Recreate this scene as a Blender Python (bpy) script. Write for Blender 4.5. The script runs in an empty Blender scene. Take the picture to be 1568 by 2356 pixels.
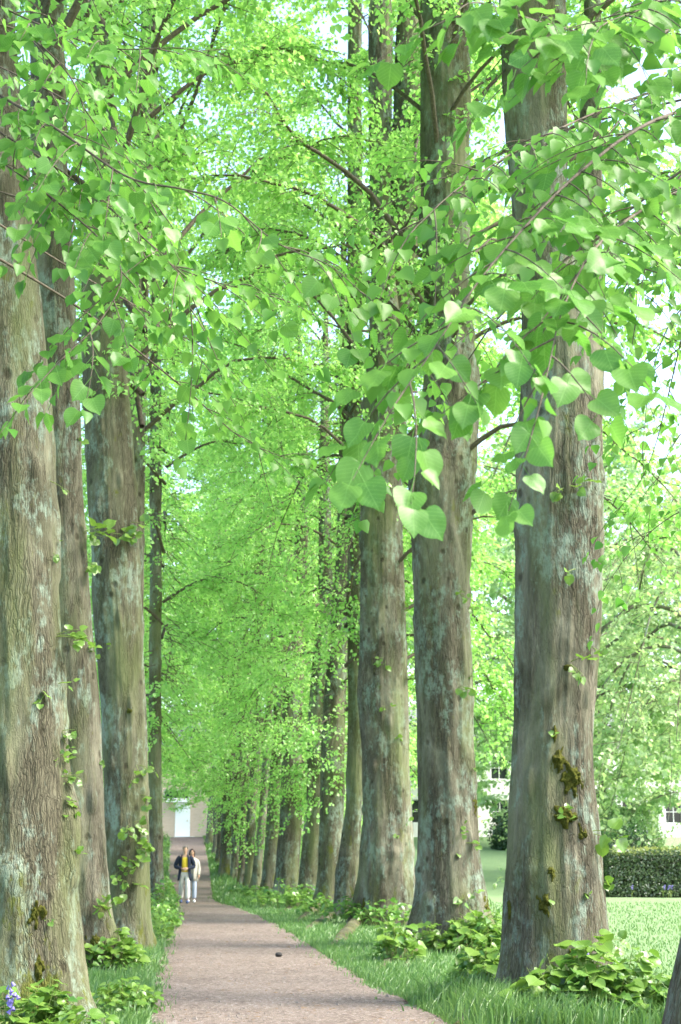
import bpy, math, random
import numpy as np
from mathutils import Vector, Matrix

# ------------------------------------------------------------------ camera, sky, sun, exposure
SC = bpy.context.scene
COL = SC.collection
F, CX, CY = 3600.0, 784.0, 1178.0            # focal length / centre in units of a 1568 x 2356 picture
PITCH = math.atan(779.0 / F)
YAW = math.atan(349.0 / F * math.cos(PITCH))
CAM = np.array([0.0, 0.0, 1.6])
cd = bpy.data.cameras.new('camera'); cam = bpy.data.objects.new('camera', cd); COL.objects.link(cam)
cd.sensor_fit = 'VERTICAL'; cd.sensor_height = 36.0; cd.lens = F / 2356.0 * 36.0
cd.clip_start = 0.05; cd.clip_end = 5000.0
cd.dof.use_dof = True; cd.dof.focus_distance = 9.5; cd.dof.aperture_fstop = 6.3
cam.location = CAM
cam.rotation_euler = (math.pi / 2 + PITCH, 0, -YAW)
SC.camera = cam

SUN_EL, SUN_AZ = math.radians(50), math.radians(106)   # azimuth measured clockwise from +y (the way the path runs)
w = bpy.data.worlds.new("World"); SC.world = w; w.use_nodes = True
nt = w.node_tree; nt.nodes.clear()
sky = nt.nodes.new('ShaderNodeTexSky'); sky.sky_type = 'NISHITA'; sky.sun_disc = False
sky.sun_elevation = SUN_EL; sky.sun_rotation = SUN_AZ
sky.air_density = 1.0; sky.dust_density = 3.0; sky.ozone_density = 1.0
bg = nt.nodes.new('ShaderNodeBackground'); bg.inputs['Strength'].default_value = 0.15
wo = nt.nodes.new('ShaderNodeOutputWorld')
nt.links.new(sky.outputs[0], bg.inputs[0]); nt.links.new(bg.outputs[0], wo.inputs[0])
sl = bpy.data.lights.new('sun', 'SUN'); sl.energy = 1.7; sl.angle = math.radians(20.0); sl.color = (1.0, 0.95, 0.86)
so = bpy.data.objects.new('sun', sl); COL.objects.link(so)
sd = Vector((math.sin(SUN_AZ) * math.cos(SUN_EL), math.cos(SUN_AZ) * math.cos(SUN_EL), math.sin(SUN_EL)))
so.rotation_euler = sd.to_track_quat('Z', 'Y').to_euler(); so.location = sd * 60
vs = SC.view_settings; vs.view_transform = 'Standard'; vs.look = 'None'; vs.gamma = 1.0; vs.use_curve_mapping = False
vs.exposure = 2.5
cy = SC.cycles
cy.max_bounces = 10; cy.diffuse_bounces = 7; cy.glossy_bounces = 2; cy.transmission_bounces = 6; cy.transparent_max_bounces = 6
cy.sample_clamp_indirect = 6.0; cy.caustics_reflective = False; cy.caustics_refractive = False

# ------------------------------------------------------------------ helpers
_f = np.array([math.sin(YAW) * math.cos(PITCH), math.cos(YAW) * math.cos(PITCH), math.sin(PITCH)])
_r = np.array([math.cos(YAW), -math.sin(YAW), 0.0])
_u = np.cross(_r, _f)
def at(px, py, Y):
    """world point on the plane y = Y seen along the given direction"""
    d = _f + (px - CX) / F * _r - (py - CY) / F * _u
    return CAM + d * ((Y - CAM[1]) / d[1])

def zg(x, y):
    """height of the ground"""
    y = np.asarray(y, float); x = np.asarray(x, float)
    t = np.clip((y - 58.0) / 48.0, 0, 1)
    ramp = 2.5 * np.where(t < .15, t * t / .3, t - .075) / .925
    return ramp

def hash3(i, j, k, s):
    n = (i * 374761393 + j * 668265263 + k * 2147483647 % 1274126177 + s * 974711) & 0xffffffff
    n = ((n ^ (n >> 13)) * 1274126177) & 0xffffffff
    n = (n ^ (n >> 16)) & 0xffffffff
    return n / 4294967295.0
def vnoise(p, s=0):
    p = np.asarray(p, float); f = np.floor(p).astype(np.int64); t = p - f; t = t * t * (3 - 2 * t)
    r = 0
    for a in (0, 1):
        for b in (0, 1):
            for c in (0, 1):
                h = hash3(f[..., 0] + a, f[..., 1] + b, (f[..., 2] + c) * 7919, s)
                r = r + h * (t[..., 0] if a else 1 - t[..., 0]) * (t[..., 1] if b else 1 - t[..., 1]) * (t[..., 2] if c else 1 - t[..., 2])
    return r
def fbm(p, s=0, o=4):
    r = 0; a = .5; p = np.asarray(p, float)
    for i in range(o):
        r = r + a * (vnoise(p, s + i * 17) - .5); p = p * 2.03; a *= .5
    return r

def mk_mesh(name, verts, faces, mat=None, smooth=False, rnd=None):
    verts = np.ascontiguousarray(np.asarray(verts, np.float32).reshape(-1, 3)); faces = np.asarray(faces, np.int32)
    me = bpy.data.meshes.new(name); k = faces.shape[1]
    me.vertices.add(len(verts)); me.vertices.foreach_set('co', verts.ravel())
    me.loops.add(faces.size); me.loops.foreach_set('vertex_index', np.ascontiguousarray(faces).ravel())
    me.polygons.add(len(faces))
    me.polygons.foreach_set('loop_start', np.arange(0, faces.size, k, dtype=np.int32))
    me.polygons.foreach_set('loop_total', np.full(len(faces), k, np.int32))
    me.polygons.foreach_set('use_smooth', np.full(len(faces), bool(smooth or rnd is not None)))
    if rnd is not None:
        a = me.attributes.new('rnd', 'FLOAT', 'POINT'); a.data.foreach_set('value', np.asarray(rnd, np.float32))
    me.update(calc_edges=True); me.validate()
    if mat: me.materials.append(mat)
    return me
def join(parts):
    vs_, fs_, n = [], [], 0
    for v, f in parts:
        vs_.append(v); fs_.append(np.asarray(f) + n); n += len(v)
    return np.concatenate(vs_), np.concatenate(fs_)
def link(name, me, parent=None):
    o = bpy.data.objects.new(name, me); COL.objects.link(o)
    if parent is not None: o.parent = parent
    return o
def tag(o, label=None, cat=None, group=None, kind=None):
    if label: o['label'] = label
    if cat: o['category'] = cat
    if group: o['group'] = group
    if kind: o['kind'] = kind
    return o
def thing(name, label, cat, loc=(0, 0, 0), group=None):
    o = bpy.data.objects.new(name, None); COL.objects.link(o); o.location = loc; o.empty_display_size = .2
    return tag(o, label, cat, group)

def smooth_path(P, n):
    """Catmull-Rom through control points"""
    P = np.asarray(P, float); m = len(P)
    Q = np.vstack([2 * P[0] - P[1], P, 2 * P[-1] - P[-2]]); t = np.linspace(0, m - 1, n); i = np.minimum(t.astype(int), m - 2); u = (t - i)[:, None]
    a, b, c, d = Q[i], Q[i + 1], Q[i + 2], Q[i + 3]
    return .5 * ((2 * b) + (c - a) * u + (2 * a - 5 * b + 4 * c - d) * u ** 2 + (3 * b - a - 3 * c + d) * u ** 3)
def tube(P, R, sides=6, cap=True):
    P = np.asarray(P, float); n = len(P); R = np.broadcast_to(np.asarray(R, float), (n,))
    T = np.gradient(P, axis=0); T /= np.linalg.norm(T, axis=1)[:, None] + 1e-9
    ref = np.array([0, 0, 1.0]) if abs(T[:, 2]).mean() < .8 else np.array([1.0, 0, 0])
    A = np.cross(T, ref); A /= np.linalg.norm(A, axis=1)[:, None] + 1e-9; B = np.cross(T, A)
    th = np.arange(sides) * 2 * math.pi / sides
    V = P[:, None] + R[:, None, None] * (np.cos(th)[None, :, None] * A[:, None] + np.sin(th)[None, :, None] * B[:, None])
    i = np.arange(n - 1)[:, None] * sides; j = np.arange(sides)[None]; j2 = (j + 1) % sides
    Fq = np.stack([i + j, i + j2, i + sides + j2, i + sides + j], -1).reshape(-1, 4)
    return V.reshape(-1, 3), Fq

# ------------------------------------------------------------------ materials
class NT:
    def __init__(s, name):
        s.m = bpy.data.materials.new(name); s.m.use_nodes = True; s.t = s.m.node_tree; s.t.nodes.clear()
        s.out = s.n('OutputMaterial')
    def n(s, typ, **kw):
        nd = s.t.nodes.new('ShaderNode' + typ)
        for k, v in kw.items(): setattr(nd, k, v)
        return nd
    def l(s, a, b): s.t.links.new(a, b)
    def noise(s, vec, scale, detail=4, rough=.6, dist=0.0):
        nd = s.n('TexNoise'); s.l(vec, nd.inputs['Vector']); nd.inputs['Scale'].default_value = scale
        nd.inputs['Detail'].default_value = detail; nd.inputs['Roughness'].default_value = rough; nd.inputs['Distortion'].default_value = dist
        return nd.outputs[0]
    def mapv(s, vec, scale=(1, 1, 1), loc=(0, 0, 0)):
        nd = s.n('Mapping'); s.l(vec, nd.inputs[0]); nd.inputs['Scale'].default_value = scale; nd.inputs['Location'].default_value = loc
        return nd.outputs[0]
    def ramp(s, fac, *stops):
        nd = s.n('ValToRGB'); s.l(fac, nd.inputs[0]); e = nd.color_ramp.elements
        while len(e) < len(stops): e.new(.5)
        for el, (p, c) in zip(e, stops):
            el.position = p; el.color = (*c, 1) if isinstance(c, tuple) else (c, c, c, 1)
        return nd.outputs[0]
    def mix(s, fac, a, b, mode='MIX'):
        nd = s.n('MixRGB', blend_type=mode)
        for k, v in ((0, fac), (1, a), (2, b)):
            if isinstance(v, (int, float)): nd.inputs[k].default_value = v if k == 0 else (v, v, v, 1)
            elif isinstance(v, tuple): nd.inputs[k].default_value = (*v, 1)
            else: s.l(v, nd.inputs[k])
        return nd.outputs[0]
    def math(s, op, a, b=0.0, clamp=False):
        nd = s.n('Math', operation=op); nd.use_clamp = clamp
        for k, v in ((0, a), (1, b)):
            if isinstance(v, (int, float)): nd.inputs[k].default_value = v
            else: s.l(v, nd.inputs[k])
        return nd.outputs[0]
    def bsdf(s, col, rough=.8, bump=None, strength=.5, dist=.02, spec=.3):
        b = s.n('BsdfPrincipled')
        if isinstance(col, tuple): b.inputs['Base Color'].default_value = (*col, 1)
        else: s.l(col, b.inputs['Base Color'])
        b.inputs['Roughness'].default_value = rough; b.inputs['Specular IOR Level'].default_value = spec
        if bump is not None:
            bn = s.n('Bump'); s.l(bump, bn.inputs['Height']); bn.inputs['Strength'].default_value = strength; bn.inputs['Distance'].default_value = dist
            s.l(bn.outputs[0], b.inputs['Normal'])
        s.l(b.outputs[0], s.out.inputs[0]); return s.m

def leaf_mat(name, dark, light, trans=.52, gloss=.05, veins=False, tmul=(1.28, 1.3, 1.05)):
    M = NT(name)
    if veins: r = M.n('ObjectInfo').outputs['Random']
    else: r = M.n('Attribute', attribute_name='rnd').outputs['Fac']
    col = M.mix(r, dark, light)
    if veins:
        tc = M.n('TexCoord').outputs['Object']; sx = M.n('SeparateXYZ'); M.l(tc, sx.inputs[0])
        ax = M.math('ABSOLUTE', sx.outputs[0]); v = M.math('SUBTRACT', sx.outputs[1], M.math('MULTIPLY', ax, .8))
        sv = M.math('ABSOLUTE', M.math('SINE', M.math('MULTIPLY', v, 22.0)))
        side = M.math('LESS_THAN', sv, .16); mid = M.math('LESS_THAN', ax, .016)
        col = M.mix(M.math('MULTIPLY', M.math('MAXIMUM', side, mid), .35), col, tuple(min(1, c * 1.7 + .05) for c in light))
        nz = M.noise(tc, 7, 2); col = M.mix(.35, col, M.mix(nz, dark, light))
    tcol = M.mix(1.0, col, tmul, 'MULTIPLY')
    d = M.n('BsdfDiffuse'); t = M.n('BsdfTranslucent'); g = M.n('BsdfGlossy')
    M.l(col, d.inputs[0]); M.l(tcol, t.inputs[0]); g.inputs['Roughness'].default_value = .38
    m1 = M.n('MixShader'); m1.inputs[0].default_value = trans; M.l(d.outputs[0], m1.inputs[1]); M.l(t.outputs[0], m1.inputs[2])
    m2 = M.n('MixShader'); m2.inputs[0].default_value = gloss; M.l(m1.outputs[0], m2.inputs[1]); M.l(g.outputs[0], m2.inputs[2])
    M.l(m2.outputs[0], M.out.inputs[0]); return M.m

def bark_mat(name, tint=(1, 1, 1), rough_amt=1.0, moss=.5, lichen=.5):
    M = NT(name); tc = M.n('TexCoord').outputs['Object']
    oi = M.n('ObjectInfo').outputs['Random']
    off = M.n('CombineXYZ'); M.l(M.math('MULTIPLY', oi, 37.0), off.inputs[0]); M.l(M.math('MULTIPLY', oi, 19.0), off.inputs[2])
    add = M.n('VectorMath', operation='ADD'); M.l(tc, add.inputs[0]); M.l(off.outputs[0], add.inputs[1]); co = add.outputs[0]
    wob = M.n('TexNoise'); M.l(co, wob.inputs['Vector']); wob.inputs['Scale'].default_value = 3.4; wob.inputs['Detail'].default_value = 4
    sub = M.n('VectorMath', operation='MULTIPLY_ADD'); M.l(wob.outputs[1], sub.inputs[0]); sub.inputs[1].default_value = (.11, .11, .4); M.l(co, sub.inputs[2])
    warped = sub.outputs[0]
    vo = M.n('TexVoronoi', feature='DISTANCE_TO_EDGE'); M.l(M.mapv(warped, (1, 1, .085)), vo.inputs['Vector']); vo.inputs['Scale'].default_value = 30
    crack = M.ramp(vo.outputs[0], (0.0, 0.0), (.07, .6), (.2, 1.0))
    vo2 = M.n('TexVoronoi', feature='DISTANCE_TO_EDGE'); M.l(M.mapv(warped, (1, 1, .10), (3, 1, 7)), vo2.inputs['Vector']); vo2.inputs['Scale'].default_value = 52
    crack2 = M.ramp(vo2.outputs[0], (0.0, 0.0), (.16, 1.0))
    fib = M.noise(M.mapv(warped, (1, 1, .14)), 30, 6, .75)
    plate = M.noise(M.mapv(co, (1, 1, .38)), 2.4, 7, .66, .8)
    fine = M.noise(co, 48, 5, .75); med = M.noise(M.mapv(co, (1, 1, .6), (4, 4, 4)), 11, 5, .7)
    # rough, fissured bark comes in zones, smooth skin between
    zone = M.ramp(M.noise(M.mapv(co, (1, 1, .26), (5, 3, 1)), 2.0, 6, .68, .6), (.43, 0.0), (.56, 1.0))
    ck = M.mix(zone, M.mix(.18, 1.0, crack2), M.mix(.85, 1.0, M.mix(.5, crack, crack2, 'MULTIPLY')))
    t = tint
    base = M.ramp(plate, (.32, (.085 * t[0], .078 * t[1], .056 * t[2])), (.46, (.155 * t[0], .146 * t[1], .112 * t[2])), (.56, (.205 * t[0], .19 * t[1], .15 * t[2])), (.7, (.31 * t[0], .29 * t[1], .235 * t[2])))
    base = M.mix(.5, base, M.ramp(fib, (.3, (.5, .47, .43)), (.7, (1.35, 1.32, 1.26))), 'MULTIPLY')
    base = M.mix(M.math('MULTIPLY', zone, .3), base, (.085, .066, .045))
    base = M.mix(M.math('MULTIPLY', M.math('SUBTRACT', 1.0, ck), .85), base, (.022, .018, .012))
    # grey-green lichen crusts, crisp-edged
    li = M.math('MULTIPLY', M.ramp(M.noise(M.mapv(co, (1, 1, .5), (9, 1, 4)), 2.2, 8, .76), (.5, 0.0), (.57, 1.0)), M.ramp(med, (.42, 0.0), (.55, 1.0)))
    base = M.mix(M.math('MULTIPLY', li, min(1.0, lichen * 1.25)), base, M.mix(fine, (.15, .20, .15), (.26, .32, .255)))
    alg = M.ramp(M.noise(M.mapv(co, (1, 1, .2), (2, 8, 4)), 1.7, 6, .62), (.46, 0.0), (.68, 1.0))
    base = M.mix(M.math('MULTIPLY', alg, lichen), base, M.mix(med, (.085, .11, .036), (.165, .195, .08)))
    # dark scars of lost shoots
    kn = M.n('TexVoronoi'); M.l(M.mapv(co, (1, 1, .8)), kn.inputs['Vector']); kn.inputs['Scale'].default_value = 3.1
    scar = M.ramp(M.math('ADD', kn.outputs[0], M.math('MULTIPLY', med, .12)), (.14, 1.0), (.24, 0.0))
    base = M.mix(M.math('MULTIPLY', scar, .75), base, (.035, .030, .018))
    sz = M.n('SeparateXYZ'); M.l(tc, sz.inputs[0])
    low = M.ramp(M.math('MULTIPLY', sz.outputs[2], .5), (.0, 1.0), (.55, 0.25), (1.0, 0.0))
    mo = M.ramp(M.math('ADD', M.noise(M.mapv(co, (1, 1, .5), (1, 6, 2)), 2.9, 7, .75), M.math('MULTIPLY', low, .12)), (.61, 0.0), (.67, 1.0))
    base = M.mix(M.math('MULTIPLY', mo, moss), base, M.mix(fine, (.045, .055, .010), (.15, .165, .03)))
    h = M.math('ADD', M.math('MULTIPLY', ck, .8 * rough_amt), M.math('ADD', M.math('MULTIPLY', fib, .5 * rough_amt), M.math('MULTIPLY', M.math('ADD', fine, med), .3)))
    h = M.math('SUBTRACT', h, M.math('MULTIPLY', scar, .8))
    return M.bsdf(base, .92, h, .9, .026, .12)

BARK = bark_mat('lime_bark', (.82, .84, .78), 1.0, .55, .65)
BARK2 = bark_mat('lime_bark_mossy', (.74, .79, .68), .9, .9, .7)
BARKD = bark_mat('lime_bark_dark', (.6, .58, .55), 1.0, .6, .3)
BARKG = bark_mat('pale_bark', (1.15, 1.15, 1.1), .6, .2, .8)
def twig_mat():
    M = NT('twig'); tc = M.n('TexCoord').outputs['Object']
    n = M.noise(M.mapv(tc, (1, 1, 1)), 25, 3)
    return M.bsdf(M.ramp(n, (.3, (.05, .038, .026)), (.7, (.13, .105, .075))), .8, n, .3, .004)
TWIG = twig_mat()
def shoot_mat():
    M = NT('green_shoot'); tc = M.n('TexCoord').outputs['Object']; n = M.noise(tc, 20, 2)
    return M.bsdf(M.mix(n, (.10, .16, .03), (.20, .24, .07)), .6)
SHOOT = shoot_mat()
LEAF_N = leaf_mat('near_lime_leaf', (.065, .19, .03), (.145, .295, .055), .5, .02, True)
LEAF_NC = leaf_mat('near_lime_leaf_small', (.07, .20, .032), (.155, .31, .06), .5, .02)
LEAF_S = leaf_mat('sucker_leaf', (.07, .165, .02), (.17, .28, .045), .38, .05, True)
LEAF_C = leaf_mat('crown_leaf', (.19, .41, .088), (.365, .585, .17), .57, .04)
LEAF_B = leaf_mat('background_leaf', (.23, .40, .15), (.42, .56, .28), .52, .05)
LEAF_W = leaf_mat('weeping_leaf', (.26, .40, .16), (.44, .55, .27), .5, .05)
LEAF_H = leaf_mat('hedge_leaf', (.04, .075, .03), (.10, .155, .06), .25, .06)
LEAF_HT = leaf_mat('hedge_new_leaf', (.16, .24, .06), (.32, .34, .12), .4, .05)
LEAF_D = leaf_mat('dark_shrub_leaf', (.03, .075, .028), (.07, .15, .05), .3, .08)
LEAF_V = leaf_mat('verge_leaf', (.06, .165, .028), (.17, .30, .055), .4, .05)
GRASS = leaf_mat('grass_blade', (.06, .15, .035), (.16, .27, .08), .38, .04)
def simple(name, c1, c2, scale=20, rough=.7, bump=.2, dist=.004, stretch=(1, 1, 1)):
    M = NT(name); tc = M.n('TexCoord').outputs['Object']; n = M.noise(M.mapv(tc, stretch), scale, 4)
    return M.bsdf(M.mix(n, c1, c2), rough, n, bump, dist)
def moss_mat():
    M = NT('moss'); tc = M.n('TexCoord').outputs['Object']; n = M.noise(tc, 38, 5, .75); n2 = M.noise(tc, 9, 3)
    return M.bsdf(M.mix(n2, M.mix(n, (.022, .03, .006), (.10, .12, .015)), M.mix(n, (.04, .035, .012), (.14, .13, .03))), .95, n, 1.0, .03, .05)
MOSS = moss_mat()
def ground_mat():
    M = NT('turf'); tc = M.n('TexCoord').outputs['Object']
    a = M.noise(tc, .35, 4); b = M.noise(tc, 7, 5, .7); c = M.noise(tc, 60, 3, .7)
    g = M.mix(a, (.17, .27, .12), (.23, .33, .16)); g = M.mix(.5, g, M.mix(b, (.13, .21, .09), (.26, .36, .18)))
    return M.bsdf(M.mix(.35, g, M.mix(c, (.10, .17, .07), (.26, .35, .17))), .9, M.math('ADD', b, c), .8, .05, .1)
def path_mat():
    M = NT('gravel'); tc = M.n('TexCoord').outputs['Object']
    a = M.noise(tc, .8, 5, .65); b = M.noise(M.mapv(tc, (1, .35, 1)), 3.5, 5, .7)
    v = M.n('TexVoronoi'); M.l(tc, v.inputs['Vector']); v.inputs['Scale'].default_value = 45
    v2 = M.n('TexVoronoi'); M.l(tc, v2.inputs['Vector']); v2.inputs['Scale'].default_value = 17
    st = M.n('SeparateColor'); M.l(v.outputs['Color'], st.inputs[0]); st2 = M.n('SeparateColor'); M.l(v2.outputs['Color'], st2.inputs[0])
    g = M.ramp(st.outputs[0], (0.0, (.065, .050, .040)), (.5, (.150, .120, .100)), (.9, (.25, .21, .18)), (1.0, (.42, .38, .35)))
    g = M.mix(.45, g, M.ramp(a, (.3, (.095, .074, .060)), (.7, (.21, .168, .142))))
    g = M.mix(M.ramp(b, (.56, 0.0), (.72, .55)), g, (.085, .064, .048))
    g = M.mix(M.math('MULTIPLY', M.math('GREATER_THAN', st2.outputs[1], .93), .5), g, (.07, .05, .036))
    hgt = M.math('ADD', M.math('MULTIPLY', v.outputs[0], -1.0), M.math('MULTIPLY', M.noise(tc, 9, 4), 1.2))
    return M.bsdf(g, .95, hgt, .7, .02, .1)
STONE = simple('pebble', (.09, .075, .062), (.27, .235, .21), 9, .9)
LITTER = simple('leaf_litter', (.07, .045, .025), (.22, .15, .09), 5, .9)

# ------------------------------------------------------------------ leaf shapes
def heart_leaf(seed):
    """lime leaf: heart shape with pointed tip, folded at the midrib and curled; local x across, y along (petiole included)"""
    rg = np.random.default_rng(seed); n = 11
    t = np.linspace(0, 1, n)
    half = np.array([0.0, .26, .43, .505, .525, .51, .47, .40, .29, .13, 0.0]); yy = np.array([.03, -.01, .05, .15, .27, .40, .53, .66, .78, .88, 1.03])
    asym = rg.uniform(.9, 1.08); fold = rg.uniform(.10, .38); droop = rg.uniform(.1, .55); cup = rg.uniform(-.25, .2); wav = rg.uniform(0, .05)
    def z(x, y): return np.abs(x) * fold - droop * np.clip(y, 0, 2) ** 2 * .5 + cup * x * x * 2 + wav * np.sin(y * 9 + x * 7)
    V = []
    for i in range(n):
        m = yy[i] if i in (0, n - 1) else max(yy[i], .03)
        for k in (-1, -.5, 0, .5, 1):
            x = half[i] * k * (asym if k > 0 else 1 / asym); y = m + (yy[i] - m) * abs(k)
            V.append((x, y, z(x, y)))
    Fq = [(i * 5 + k, i * 5 + k + 1, (i + 1) * 5 + k + 1, (i + 1) * 5 + k) for i in range(n - 1) for k in range(4)]
    v, f = np.array(V, float), np.array(Fq)
    pv, pf = tube([(0, -.55, .10), (0, -.25, .03), (0, .04, .0)], .014, 4)
    return join([(v, f), (pv, pf)])
def leaf_meshes(prefix, mat, n=8):
    out = []
    for s in range(n):
        v, f = heart_leaf(100 + s); out.append(mk_mesh(prefix, v, f, mat, True))
    return out
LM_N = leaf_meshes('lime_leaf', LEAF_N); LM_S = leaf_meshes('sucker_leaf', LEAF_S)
# cheaper leaves for crowns
L6_V = np.array([(0, 0, 0), (-.36, .04, .10), (-.47, .34, .13), (-.24, .74, .02), (0, 1.05, -.16), (.24, .74, .02), (.47, .34, .13), (.36, .04, .10), (0, .45, -.03)])
L6_F = np.array([(8, i, i + 1) for i in range(0, 7)] + [(8, 7, 0)])
L2_V = np.array([(0, 0, 0), (-.46, .42, .12), (0, 1.02, -.10), (.46, .42, .12)]); L2_F = np.array([(0, 2, 1), (0, 3, 2)])
L4_V = np.array([(0, 0, 0), (-.44, .22, .12), (-.30, .68, .06), (0, 1.04, -.12), (.30, .68, .06), (.44, .22, .12)]); L4_F = np.array([(0, 3, 2), (0, 2, 1), (0, 4, 3), (0, 5, 4)])

def frames(axis, nrm):
    axis = axis / (np.linalg.norm(axis, axis=-1, keepdims=True) + 1e-9)
    nrm = nrm - axis * (nrm * axis).sum(-1, keepdims=True); nrm /= np.linalg.norm(nrm, axis=-1, keepdims=True) + 1e-9
    return np.cross(axis, nrm), axis, nrm
def leaf_cloud(name, pos, axis, nrm, size, mat, shape=(L2_V, L2_F), rng=None, parent=None):
    V, Fc = shape; N = len(pos); S, A, U = frames(axis, nrm)
    sz = np.asarray(size).reshape(-1, 1, 1)
    P = pos[:, None] + sz * (V[None, :, 0:1] * S[:, None] + V[None, :, 1:2] * A[:, None] + V[None, :, 2:3] * U[:, None])
    Fa = Fc[None] + (np.arange(N) * len(V))[:, None, None]
    rn = np.repeat(np.clip((rng or np.random.default_rng(1)).normal(.45, .27, N), 0, 1), len(V))
    return mk_mesh(name, P, Fa.reshape(-1, Fc.shape[1]), mat, False, rn)

# ------------------------------------------------------------------ crowns
def crown_data(seed, z0, z1, R, nl, twigs_per, leaves_per, size, droop=.5, epi=(0, 0, 0), top_r=.05, axis_r=.18, rise=.75, inner=.22, tw_len=(.5, 1.2), prof=None, limb_r=.012, lane=None):
    """limbs (polyline, radii), twig tubes and leaves of one crown around a vertical stem at the origin"""
    rg = np.random.default_rng(seed); limbs = []; TP, TD, TL, TS = [], [], [], []
    for i in range(nl):
        s = (i + rg.uniform(0, 1)) / nl; zs = z0 + (z1 - z0 - 1.0) * s
        az = i * 2.39996 + rg.normal(0, .35); k = prof(s) if prof else (1 - .62 * s ** 1.6)
        L = R * k * rg.uniform(.75, 1.12); u = np.linspace(0, 1, 8)
        bend = rg.normal(0, .35)
        aa = az + bend * u; dr = droop * (1.15 - .7 * s)
        P = np.stack([np.cos(aa) * L * u, np.sin(aa) * L * u, zs + L * (rise * rg.uniform(.7, 1.2) * u - dr * 1.4 * u ** 2.2)], -1)
        P[1:, :] += rg.normal(0, .03 * L, (7, 3)) * u[1:, None]
        limbs.append((P, (.014 + limb_r * L * k) * (1 - .86 * u)))
        m = twigs_per
        ss = inner + (1 - inner) * rg.uniform(0, 1, m) ** .8; ss[0] = 1.0
        j = np.minimum((ss * 7).astype(int), 6); q = ss * 7 - j
        base = P[j] + (P[j + 1] - P[j]) * q[:, None]
        az2 = aa[j] + rg.normal(0, .9, m); el = rg.normal(.05, .45, m)
        TP.append(base); TD.append(np.stack([np.cos(az2) * np.cos(el), np.sin(az2) * np.cos(el), np.sin(el)], -1))
        TL.append(rg.uniform(*tw_len, m)); TS.append(np.full(m, droop))
    ne, ze0, ze1 = epi
    if ne:
        az2 = rg.uniform(0, 6.283, ne); el = rg.normal(-.05, .4, ne); z = rg.uniform(ze0, ze1, ne)
        TP.append(np.stack([np.cos(az2) * axis_r, np.sin(az2) * axis_r, z], -1)); TD.append(np.stack([np.cos(az2) * np.cos(el), np.sin(az2) * np.cos(el), np.sin(el)], -1))
        TL.append(rg.uniform(.5, 1.3, ne)); TS.append(np.full(ne, .7))
    TP, TD, TL, TS = map(np.concatenate, (TP, TD, TL, TS)); T = len(TP)
    if lane is not None:
        tip = TP + TD * (TL + .35)[:, None]; ok = ~(lane(TP) | lane(tip)); TP, TD, TL, TS = TP[ok], TD[ok], TL[ok], TS[ok]; T = len(TP)
        limbs = [l for l in limbs if not lane(l[0][-3:]).any()]
    # each twig carries side shoots with leaves in two ranks
    nsub = 4
    def on(k, t): return TP[k] + TD[k] * (TL[k] * t)[:, None] + np.array([0, 0, -1.0]) * (TS[k] * TL[k] * .55 * t ** 2)[:, None]
    k = np.repeat(np.arange(T), nsub); t0 = np.tile(np.linspace(.2, 1, nsub), T)
    sb = on(k, t0); yaw = np.where(np.arange(len(k)) % 2, 1, -1) * rg.uniform(.3, 1.1, len(k)) * (t0 < .98)
    d = TD[k]; sdv = np.stack([d[:, 0] * np.cos(yaw) - d[:, 1] * np.sin(yaw), d[:, 0] * np.sin(yaw) + d[:, 1] * np.cos(yaw), d[:, 2] - .15], -1)
    sL = rg.uniform(.25, .55, len(k))
    nlv = leaves_per; kk = np.repeat(np.arange(len(k)), nlv); tt = rg.uniform(-.25, 1, len(kk))
    dv = sdv[kk]; side = np.cross(dv, np.array([0, 0, 1.0])); side /= np.linalg.norm(side, axis=1)[:, None] + 1e-6
    sg = rg.choice([-1, 1], len(kk))[:, None]
    pos = sb[kk] + dv * (sL[kk] * tt)[:, None] + np.array([0, 0, -1.0]) * (.18 * tt ** 2)[:, None] + side * sg * .04 + rg.normal(0, .05, (len(kk), 3))
    ax = side * sg * .7 + dv * .5 + np.array([0, 0, -.55]) + rg.normal(0, .4, (len(kk), 3))
    nr = np.array([0, 0, 1.0]) + dv * .5 + rg.normal(0, .5, (len(kk), 3))
    sz = size * rg.uniform(.6, 1.25, len(kk))
    tw = []
    for a in range(T):
        tq = np.array([0, .5, 1.0]); P3 = on(np.array([a, a, a]), tq); tw.append(tube(P3, np.array([.011, .007, .003]), 3))
    return limbs, join(tw), (pos, ax, nr, sz)

CROWNS = {}
def make_crown(key, mat=LEAF_C, shape=(L2_V, L2_F), bark=TWIG, leaf_filter=None, **kw):
    limbs, tw, (p, a, n, s) = crown_data(**kw)
    if leaf_filter is not None:
        ok = leaf_filter(p); p, a, n, s = p[ok], a[ok], n[ok], s[ok]
    lm = []
    for P, R in limbs:
        v, f = tube(smooth_path(P, 12), np.interp(np.linspace(0, 1, 12), np.linspace(0, 1, len(R)), R), 6); lm.append(mk_mesh('limb', v, f, bark, True))
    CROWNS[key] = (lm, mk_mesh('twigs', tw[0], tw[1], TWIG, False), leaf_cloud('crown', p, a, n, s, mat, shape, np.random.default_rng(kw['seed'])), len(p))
def add_crown(root, key, rot=0.0, off=(0, 0, 0), scale=1.0, flip=1):
    lm, tw, lf, n = CROWNS[key]
    M = Matrix.Translation(off) @ Matrix.Rotation(rot, 4, 'Z') @ Matrix.Diagonal((scale, scale * flip, scale, 1))
    for m in lm:
        o = link('limb', m, root); o.matrix_basis = M
    o = link('twigs', tw, root); o.matrix_basis = M; o['kind'] = 'stuff'
    o = link('crown', lf, root); o.matrix_basis = M; o['kind'] = 'stuff'

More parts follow.
